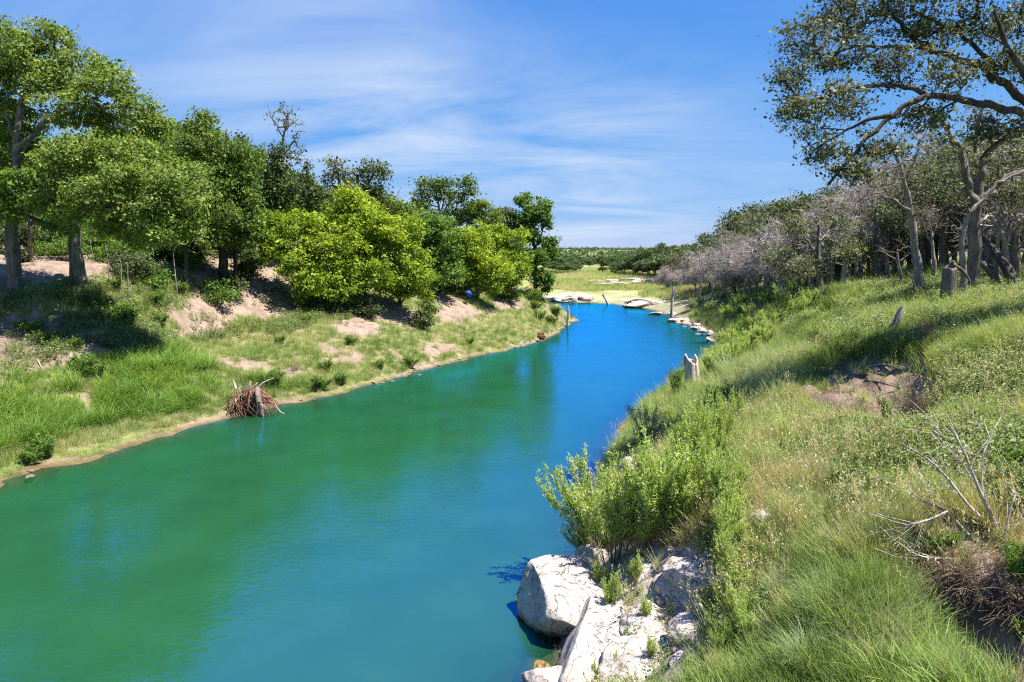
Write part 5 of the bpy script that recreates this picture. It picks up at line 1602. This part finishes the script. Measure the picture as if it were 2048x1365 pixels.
finish('dry_thatch', 'brown dry grass thatch on the near bank', fine, x, y, ok & ((nz > .35) | gap) & (rnd > .62), RNG.uniform(.6, 1.1, len(x)) * (1 + .02 * (y - 10)), .92 + RNG.normal(0, .08, len(x)), .45)
finish('near_forbs', 'small leafy weeds mixed into the near grass', forbs, x, y, ok & (kind < -.22) & (rnd > .45) & (y > 9.5), RNG.uniform(.6, 1.15, len(x)) * (1 + .012 * (y - 10)), .42 + .2 * nz + RNG.normal(0, .2, len(x)), .15)
finish('seed_stalks', 'thin straw coloured seed stalks above the near grass', stalks, x, y, ok & (rnd > .90) & (nz > -.3), RNG.uniform(.6, 1.1, len(x)), .85 + RNG.normal(0, .12, len(x)), .2)
finish('broad_grass', 'broad bladed grass tufts in the near grass', reed, x, y, ok & (rnd < .035) & (kind > -.3), RNG.uniform(.4, .75, len(x)), .55 + RNG.normal(0, .2, len(x)), .2)
x, y = sample(26000, 20, 130, 1200, 2350)
ok, z = base_ok(x, y)
nz = fbm(x / 4, y / 4, 81, 4)
t0 = .30 + .28 * nz + RNG.normal(0, .13, len(x))
rr_ok = right_of_river(x, y) & ok & (y < 96)
finish('bank_grass', 'green grass covering the slope below the riverside wood', fine + longg[:1], x, y, rr_ok, RNG.uniform(.8, 1.4, len(x)) * (1 + .008 * (y - 20)), t0, .15)
x, y = sample(15000, 12, 48, 1500, 2350)
ok, z = base_ok(x, y)
fz = fbm(x / 3, y / 3, 85, 3)
finish('forb_cover', 'grey green leafy forbs spread through the grass before the dead trees', forbs, x, y, ok & right_of_river(x, y) & (z > 4.1) & (fz > -.25), RNG.uniform(.7, 1.3, len(x)) * (1 + .012 * (y - 12)), .5 + .25 * fz + RNG.normal(0, .18, len(x)), .12)
x, y = sample(5000, 24, 75, 1500, 2350)
ok, z = base_ok(x, y)
fz = fbm(x / 4, y / 4, 88, 3)
finish('sunlit_reed_cover', 'bright broad bladed grass under the dead trees', reed, x, y, ok & right_of_river(x, y) & (z > 4.6) & (fz > .15), RNG.uniform(.6, 1.0, len(x)), .6 + .2 * fz + RNG.normal(0, .18, len(x)))

# left bank -------------------------------------------------------------
x, y = sample(40000, 23, 100, -300, 1180)
left = ~right_of_river(x, y)
ok, z = base_ok(x, y, .04)
nz = fbm(x / 3.2, y / 3.2, 91, 4)
pt = smooth(.1, .5, fbm(x / 2.2, y / 2.2, 41, 4) - .25) * (y > 34) * (z < 4)
thin = RNG.uniform(size=len(x)) > pt * .9
shade = (z > 6.2)
t0 = .42 + .28 * nz + RNG.normal(0, .13, len(x))
finish('left_bank_grass', 'olive green grass over the sloping left bank', fine, x, y, ok & left & thin & ((~shade) | (RNG.uniform(size=len(x)) < .12)), RNG.uniform(.7, 1.3, len(x)) * (1 + .007 * (y - 24)), t0, .15)
x, y = sample(15000, 23, 46, -300, 760)
left = ~right_of_river(x, y)
ok, z = base_ok(x, y, .02)
fz = fbm(x / 2.4, y / 2.4, 95, 3)
finish('reed_grass', 'lush tall bladed grass filling the low left bench', reed, x, y, ok & left & (z > .45) & (z < 2.9) & (fz > .0) & (y < 41), RNG.uniform(.5, 1.15, len(x)) * (1 + .3 * fz), .5 + .25 * fbm(x / 1.1, y / 1.1, 97, 2) + RNG.normal(0, .2, len(x)), .22)
x, y = sample(30000, 22, 100, -300, 1180)
left = ~right_of_river(x, y)
z = zat(x, y)
fz = fbm(x / 2.0, y / 2.0, 99, 3)
finish('shore_mat', 'bright green mat of low plants along the left waterline', mat_, x, y, left & (z > .13 - .10 * fbm(x / 3.2, y / 3.2, 35, 2)) & (z < .75) & (fz > -.15), RNG.uniform(.6, 1.2, len(x)) * (1 + .006 * (y - 22)), .75 + .2 * fz + RNG.normal(0, .12, len(x)))
x, y = sample(9000, 32, 64, -300, 700)
left = ~right_of_river(x, y)
ok, z = base_ok(x, y, .42)
fz = fbm(x / 2.4, y / 2.4, 103, 3)
finish('shade_forbs', 'leafy ground plants on the shaded left slope', forbs, x, y, ok & left & (z > 2.6) & (z < 6.6) & (fz > -.1), RNG.uniform(.8, 1.5, len(x)) * 1.2, .3 + .2 * fz + RNG.normal(0, .15, len(x)))
# far meadow ------------------------------------------------------------
x, y = sample(15000, 125, 330, 1060, 1500)
z = zat(x, y)
nz = fbm(x / 12, y / 12, 107, 3)
finish('meadow_grass', 'pale grass tussocks over the far meadow', fine, x, y, (z > .9), RNG.uniform(1.8, 3.6, len(x)), .58 + .3 * nz + RNG.normal(0, .12, len(x)))

# distinct tall grass clumps standing out of the cover -------------------
def clump_proto(name, label, seed, n, length, width, m, group, droop=.35, tilt=.3):
    V, Fq, rg_ = blades(n, length, width, .28, tilt, droop, seed, 4)
    k = len(Fq) // 4
    tint = np.tile(np.clip(rg_.normal(.5, .2, k), 0, 1), 4)
    o = add(name, mesh_np(name, V, Fq, M[m], tint), None, (0, -900, 0))
    return tag(o, label, 'grass clump', group)


G1, G2 = 'tall reed clumps', 'silvery grass clumps'
rc = clump_proto('reed_clump', 'tall clump of broad green reed blades', 700, 70, 1.15, .028, 'reed_thing', G1)
sc_ = clump_proto('silver_grass_clump', 'silvery fine bladed grass clump', 701, 150, .95, .010, 'sedge_thing', G2, .28, .35)
LR = 'tall clump of broad green reed blades near the bare soil hollow'
LL = 'tall drooping clump of green reed blades on the low left bench'
LW = 'silvery fine bladed grass clump on the slope by the tall jagged stump'
LV = 'long fine grass clump standing up in the near grass'
first = {}


def put_clump(src, u, v, s, label, group):
    q = hit(u, v)
    if q[2] < .5:
        return
    if src.name in first:
        o = src.copy(); COL.objects.link(o)
    else:
        first[src.name] = 1; o = src
    o.location = q; o.scale = (s, s, s * rr.uniform(.85, 1.1)); o.rotation_euler = (rr.uniform(-.12, .12), rr.uniform(-.12, .12), rr.uniform(0, 6.28))
    o['label'] = label; o['group'] = group


for (u, v) in [(1560, 860), (1590, 845), (1530, 850), (1575, 880), (1690, 910), (1720, 900), (1660, 740), (1640, 720), (1840, 900), (1560, 940)]:
    put_clump(rc, u, v, rr.uniform(.6, .9), LR, 'reed clumps by the soil hollow')
for i in range(46):
    put_clump(rc, rr.uniform(0, 440), rr.uniform(730, 900), rr.uniform(.8, 1.25), LL, 'reed clumps on the left bench') if True else None
for i in range(26):
    put_clump(sc_, rr.uniform(1440, 1580), rr.uniform(690, 820), rr.uniform(.9, 1.4), LW, 'silvery grass clumps on the slope')
for i in range(34):
    put_clump(sc_, rr.uniform(1500, 1830), rr.uniform(960, 1350), rr.uniform(.45, .75), LV, 'fine grass clumps in the near grass')


# ================================================================== STUMPS, ROOTS AND DEBRIS
def stump_mesh(h, r, seed, jag, m, sides=30, rows=16, flare=1.25):
    rg = np.random.default_rng(seed)
    th = np.arange(sides) * 2 * math.pi / sides
    top = np.array([jag(t) for t in th]) * h + rg.normal(0, .03, sides)
    V = []
    groove = 1 + .09 * np.sin(th * 7 + rg.uniform(0, 6)) + .06 * np.sin(th * 13 + 1) + rg.normal(0, .03, sides)
    for k in range(rows):
        t = k / (rows - 1)
        zz_ = top * t
        rad = r * (flare + (1 - flare) * min(1, t * 2.2)) * groove * (1 - .12 * t) * (1 + rg.normal(0, .015, sides))
        V.append(np.stack([np.cos(th) * rad, np.sin(th) * rad, zz_ - .2 * (k == 0)], 1))
    for k in range(5):       # hollow inside
        t = k / 4
        rad = r * .68 * groove * (1 - .3 * t)
        V.append(np.stack([np.cos(th) * rad, np.sin(th) * rad, top * .985 * (1 - t) + t * (h * .35)], 1))
    V = np.concatenate(V)
    i = np.arange(sides); j = (i + 1) % sides
    Fq = np.concatenate([np.stack([k * sides + i, k * sides + j, (k + 1) * sides + j, (k + 1) * sides + i], 1) for k in range(rows + 4)])
    return mesh_np('stump', V, Fq, M[m], None, True)


q = P(1386, 785, 33.5); q[2] = float(zat(q[0], q[1]))
st = empty('jagged_stump', q, 'tall weathered jagged stump with two prongs by the water', 'stump')
hh = (P(1380, 705, 33.5)[2] - q[2])
jag = lambda t: .80 + .20 * max(0, math.cos(t - 3.4)) ** 6 + .17 * max(0, math.cos(t - .35)) ** 14 - .10 * max(0, math.cos(t + .7)) ** 2
o = add('trunk', stump_mesh(hh, .36, 5, jag, 'deadwood', 34, 18), st); o.rotation_euler = (0, -.10, 0)
V, Fq = polytube([(-.36, -.1, hh * .78), (-.5, -.15, hh * .74), (-.52, -.15, hh * .68)], [.07, .05, .02], 6, .1, 2)
o2 = add('broken_branch', mesh_np('broken_branch', V, Fq, M['deadwood'], None, True), st); o2.rotation_euler = (0, -.10, 0)

q = on_ground(1895, 606, 30)
st = empty('cut_stump', q, 'tall rough grey stump with split top among the bank trees', 'stump')
hh = P(1895, 520, 30)[2] - q[2]
jag = lambda t: .84 + .16 * max(0, math.cos(t - .6)) ** 3
add('trunk', stump_mesh(hh, .28, 7, jag, 'bark_grey', 26, 16, 1.2), st)
V, Fq = polytube([(.1, 0, hh * .9), (.5, -.1, hh * .78), (.95, -.1, hh * .48)], [.09, .07, .03], 6, .1, 3)
add('broken_branch', mesh_np('broken_branch', V, Fq, M['bark_grey'], None, True), st)

q = on_ground(1786, 628, 26)
st = empty('burnt_stump', q, 'small leaning burnt stump with black charred foot in the forbs', 'stump')
hh = .75; st.scale = (1.5, 1.5, 1.6)
V, Fq = polytube([(-.02, 0, -.1), (0, 0, .12), (.05, 0, .30)], [.11, .10, .09], 8, .12, 4)
add('charred_foot', mesh_np('charred_foot', V, Fq, M['char'], None, True), st)
V, Fq = polytube([(.05, 0, .26), (.13, 0, .5), (.22, 0, .74)], [.10, .095, .06], 8, .12, 5)
add('trunk', mesh_np('trunk', V, Fq, M['bark_pale'], None, True), st)

# fallen logs among the right bank trees
for k, (pts, r0_, r1_, lab, mt) in enumerate([
    ([(2012, 566, 32), (1985, 545, 32.5), (1962, 528, 33), (1955, 520, 33)], .22, .10, 'thick grey log leaning against the oaks behind the cut stump', 'bark_grey'),
    ([(2040, 572, 31), (2010, 530, 32), (1985, 500, 33), (1965, 470, 33.5)], .24, .10, 'long dark log propped high behind the leaning log', 'bark_dark'),
    ([(1730, 572, 48), (1718, 555, 48), (1708, 540, 48)], .16, .08, 'slanted dark log under the oak with double trunk', 'bark_dark'),
    ([(1838, 590, 33), (1826, 560, 33.3), (1812, 540, 33.6)], .06, .03, 'thin leaning branch propped beside the leaning dead tree', 'bark_pale')]):
    pts3 = [P(*p) for p in pts]
    pts3[0] = ground(pts3[0][0], pts3[0][1])
    b = np.array(pts3[0])
    o = empty('fallen_log', b, lab, 'log')
    V, Fq = polytube(np.array(pts3) - b, np.linspace(r0_, r1_, len(pts3)), 9, .12, 30 + k)
    add('trunk', mesh_np('trunk', V, Fq, M[mt], None, True), o)
    for s_ in range(3):
        a = np.array(pts3[1 + s_ % (len(pts3) - 1)]) - b
        e = a + np.array([random.uniform(-.6, .6), random.uniform(-.3, .3), random.uniform(.1, .7)])
        V, Fq = polytube([a, (a + e) / 2 + [0, 0, .1], e], [r1_ * .6, r1_ * .4, r1_ * .15], 5, .1, s_)
        add('branch', mesh_np('branch', V, Fq, M[mt], None, True), o)


# upturned root plate at the left waterline
def rootball(name, label, base, width, height, nroots, seed, pale=True):
    rg = np.random.default_rng(seed)
    o = empty(name, base, label, 'root ball')
    me = rock_mesh('soil_core', (width * .34, width * .22, height * .36), seed, cuts=4, m='root', sub=4, rough=.4)
    c = add('soil_core', me, o, (0, .1, height * .50))
    for k in range(nroots):
        a = rg.uniform(-1, 1)
        z0 = height * (1.0 - .3 * a * a) * rg.uniform(.35, 1.02)
        p0 = np.array([a * width * .36, rg.uniform(-.30, .05) * width, z0])
        ln = rg.uniform(.25, .85) * height
        d1 = unit((np.array([.35 + .5 * a, -.55, -.55]) + rg.normal(size=3) * np.array([.55, .35, .45]))[None])[0]
        d2 = unit((d1 * .5 + np.array([.25, -.05, -.9]) + rg.normal(size=3) * np.array([.5, .3, .35]))[None])[0]
        p1 = p0 + d1 * ln * .45
        p2 = p1 + d2 * ln * .5
        p3 = p2 + unit((d2 + rg.normal(size=3) * .5 + np.array([.1, 0, -.3]))[None])[0] * ln * .35
        for q_ in (p2, p3):
            q_[2] = max(q_[2], -.08)
        r_ = rg.choice([.010, .016, .022, .036], p=[.35, .35, .2, .1]) * width / 2.6
        V, Fq = polytube([p0, p1, p2, p3], [r_, r_ * .85, r_ * .65, r_ * .3], 5, .1, k, True, .8)
        add('root', mesh_np('root', V, Fq, M['root'] if rg.uniform() < .92 else M['deadwood'], None, True), o)
    for (x_, dx_, h_) in [(-.34, -.03, .14), (-.05, .05, .12), (.16, .34, .22), (.06, .1, .06)]:
        V, Fq = polytube([(x_ * width, 0, height * .85), ((x_ + dx_ * .3) * width, -.05, height * (.95 + h_ * .5)), ((x_ + dx_) * width, -.05, height * (1 + h_))], [.09 * width / 2.6, .06 * width / 2.6, .02], 6, .1, 8)
        add('broken_root', mesh_np('broken_root', V, Fq, M['deadwood'], None, True), o)
    if pale:
        V, Fq = polytube([(.20 * width, -.2 * width, height * .92), (.23 * width, -.31 * width, height * .66), (.29 * width, -.34 * width, height * .42), (.36 * width, -.38 * width, height * .0), (.37 * width, -.38 * width, -.15)], [.13, .16, .14, .06, .04], 8, .12, 9)
        p = add('pale_root', mesh_np('pale_root', V, Fq, M['bark_pale'], None, True), o); p['label'] = 'bleached thick root running down to the water'
    return o


q = W0(505, 826); q[2] = .05
rootball('upturned_root_ball', 'large upturned root ball of reddish brown roots at the left waterline', q, 2.5, 1.5, 190, 21)
q = W0(1083, 684); q[2] = 0
rootball('small_root_ball', 'small reddish root stump standing in the water below the thin pole', q, 1.1, 1.1, 34, 22, False)


def stick(name, label, pts, r0_, r1_, m='deadwood', cat='stick', group=None, n=0, seed=0):
    pts = [np.asarray(p, float) for p in pts]
    b = pts[0]
    o = empty(name, b, label, cat, group)
    V, Fq = polytube(np.array(pts) - b, np.linspace(r0_, r1_, len(pts)), 7, .1, seed)
    add('shaft', mesh_np('shaft', V, Fq, M[m], None, True), o)
    rg = np.random.default_rng(seed)
    for k in range(n):
        t = rg.uniform(.35, .95)
        a = b + (pts[-1] - b) * t - b
        e = a + (pts[-1] - b) * rg.uniform(.1, .25) + rg.normal(size=3) * np.linalg.norm(pts[-1] - b) * .12
        V, Fq = polytube([a, e], [r1_ * .8, r1_ * .3], 4, .1, k)
        add('twig', mesh_np('twig', V, Fq, M[m], None, True), o)
    return o


a = W0(1343, 634)
stick('dead_pole', 'tall white bare dead trunk standing at the far waterline', [a - [0, 0, .2], P(1344, 605, a[1]), P(1347, 574, a[1])], .24, .15, 'deadwood', 'dead trunk', n=2, seed=1)
a = W0(1134, 652)
stick('bleached_snag', 'short pale bleached snag at the tip of the left bank', [a - [0, 0, .2], P(1137, 630, a[1]), P(1136, 612, a[1])], .17, .10, 'deadwood', 'dead trunk', n=2, seed=2)
a = W0(1218, 609)
stick('leaning_snag', 'pale snag leaning left at the far waterline', [a - [0, 0, .3], P(1212, 600, a[1]), P(1204, 588, a[1])], .26, .12, 'deadwood', 'snag', n=3, seed=3)
a = hit(946, 666)
stick('leaning_pole', 'thin white pole leaning on the left bank', [a, P(955, 650, a[1] + .3), P(962, 636, a[1] + .5)], .035, .025, 'deadwood', seed=4)
a = hit(1075, 660)
stick('thin_pole', 'thin grey upright pole above the small root stump', [a, P(1075, 640, a[1]), P(1074, 622, a[1])], .05, .03, 'deadwood', seed=5)
a = hit(1258, 612)
stick('waterline_driftwood', 'dark driftwood stump lying at the far waterline slabs', [W0(1256, 613), P(1257, 604, W0(1256, 613)[1]), P(1262, 602, W0(1256, 613)[1])], .35, .15, 'bark_dark', 'driftwood', n=3, seed=6)
stick('tall_thin_snag', 'slim grey snag rising above the white pole', [on_ground(1338, 565, 150), P(1340, 530, 150), P(1343, 500, 150)], .2, .06, 'twig_grey', 'snag', n=4, seed=7)
for k, (u0_, v0_, u1_, v1_, u2_, v2_, lab) in enumerate([(140, 712, 150, 735, 160, 748, 'thin dry stick lying down the earth step'), (75, 722, 82, 738, 90, 752, 'bent dry root hanging from the earth step'),
                                                       (640, 742, 655, 735, 668, 728, 'pale twig lying in the left bank grass'), (1730, 765, 1760, 775, 1800, 782, 'dark bent branch lying on the bare soil hollow'),
                                                       (1700, 745, 1760, 735, 1810, 738, 'thin pale root across the bare soil hollow'), (1040, 690, 1050, 680, 1062, 674, 'grey driftwood stick at the left waterline')]):
    a, b_, c = hit(u0_, v0_), hit(u1_, v1_), hit(u2_, v2_)
    for qq in (a, b_, c):
        qq[2] += .04
    b_[2] += .06
    stick('fallen_stick', lab, [a, b_, c], .035 if k < 3 else .04, .015, 'bark_dark' if k == 3 else 'deadwood', n=2, seed=20 + k)

# blue drum caught in the brush
q = on_ground(938, 596, 69); q[2] = P(938, 588, 69)[2]
o = empty('blue_drum', q - np.array([0, 0, .3]), 'round blue plastic drum caught in brush below the thicket', 'drum')
ang = np.arange(28) * 2 * math.pi / 28
prof = [(.0, -.42), (.26, -.42), (.30, -.40), (.31, -.30), (.325, -.28), (.31, -.25), (.315, 0), (.33, .02), (.315, .05), (.31, .30), (.30, .40), (.26, .42), (0, .42)]
V = np.concatenate([np.stack([np.cos(ang) * r_, np.full(28, y_), np.sin(ang) * r_], 1) for r_, y_ in prof])
i = np.arange(28); j = (i + 1) % 28
Fq = np.concatenate([np.stack([k * 28 + i, k * 28 + j, (k + 1) * 28 + j, (k + 1) * 28 + i], 1) for k in range(len(prof) - 1)])
m, t, oo = mat('blue_plastic')
b = N(t, 'ShaderNodeBsdfPrincipled'); b.inputs['Roughness'].default_value = .85
L(t, ramp(t, noise(t, 4, 4), [(.3, (.006, .05, .34)), (.7, (.012, .09, .50))]), b.inputs['Base Color']); L(t, b.outputs[0], oo.inputs['Surface'])
d = add('barrel', mesh_np('barrel', V, Fq, m, None, True), o, (0, 0, .3)); d.rotation_euler = (.35, 0, .45); d.scale = (.8, .8, .8)
V, Fq = polytube([(0, -.44, .12), (0, -.47, .12)], [.05, .05], 8, 0, 1)
d2 = add('bung', mesh_np('bung', V, Fq, m, None, True), d)

# bare dead shrub on the gully rim
Yd = 9.6
root = hit(1990, 1150)
ds = empty('dead_shrub', root, 'bare dead shrub with long pale branches on the gully rim', 'shrub')
stems = [([(2012, 1146), (1998, 1065), (1955, 974), (1930, 908), (1900, 850)], .032, .006), ([(2000, 1070), (1938, 1015), (1896, 957), (1855, 916), (1797, 884)], .022, .005),
         ([(1970, 1140), (1930, 1069), (1896, 1023), (1847, 1003)], .036, .010), ([(1966, 1140), (1896, 1106), (1851, 1098), (1814, 1069)], .022, .006), ([(1975, 1138), (1900, 1115), (1850, 1120), (1815, 1100)], .018, .005),
         ([(2010, 1146), (2010, 1080), (2016, 1030), (2030, 990)], .022, .006), ([(2016, 1090), (2040, 1070), (2070, 1060)], .016, .006), ([(1965, 990), (1962, 930), (1972, 880)], .012, .004),
         ([(1955, 974), (1905, 900), (1870, 850)], .010, .003), ([(1896, 1023), (1850, 1045), (1812, 1050)], .014, .004)]
rgd = np.random.default_rng(5)
for k, (pts, a_, b_) in enumerate(stems):
    w3 = np.array([P(u, v, Yd - .15 * k / 9 + .25 * math.sin(k)) for u, v in pts])
    if k in (0, 2, 3, 4, 5):
        w3[0] = root + np.array([(w3[0][0] - root[0]) * .6, .02 * k, -.05])
    V, Fq = polytube(w3 - root, np.linspace(a_, b_, len(w3)) * 1.3, 6, .1, k)
    br = add('branch', mesh_np('branch', V, Fq, M['deadwood'] if k != 2 else M['bark_pale'], None, True), ds)
    A_, B_ = [], []
    for s_ in range(9):
        t = rgd.uniform(.3, 1); f = t * (len(w3) - 1); i0 = min(int(f), len(w3) - 2)
        p = w3[i0] + (w3[i0 + 1] - w3[i0]) * (f - i0)
        d_ = unit((w3[-1] - w3[0])[None])[0] + rgd.normal(size=3) * .5
        e = p + d_ * rgd.uniform(.12, .35)
        A_ += [p, e]; B_ += [e, e + (d_ + rgd.normal(size=3) * .4) * rgd.uniform(.06, .2)]
    V, Fq = tubes(np.array(A_) - root, np.array(B_) - root, np.full(len(A_), .007), np.full(len(A_), .003), 3)
    add('twig_spray', mesh_np('twig_spray', V, Fq, M['deadwood']), br, kind='stuff')
# matted dry roots hanging over the gully wall
P0, P1 = [], []
rgr = np.random.default_rng(33)
for k in range(520):
    u = rgr.uniform(1880, 2060); v0_ = 1135 + (u - 1880) * .45 + rgr.uniform(-5, 60)
    a = hit(u, v0_) + np.array([0, 0, .04])
    d_ = np.array([rgr.normal(-.05, .12), rgr.normal(-.07, .08), rgr.normal(-.02, .08)])
    m_ = a + d_; e = m_ + d_ * .6 + np.array([0, 0, -rgr.uniform(.02, .14)])
    P0 += [a, m_]; P1 += [m_, e]
V, Fq = tubes(np.array(P0), np.array(P1), np.full(len(P0), .006), np.full(len(P0), .004), 3)
o = add('root_mat', mesh_np('root_mat', V, Fq, M['twig_brown']), kind='stuff'); o['label'] = 'matted dry roots hanging over the gully wall'
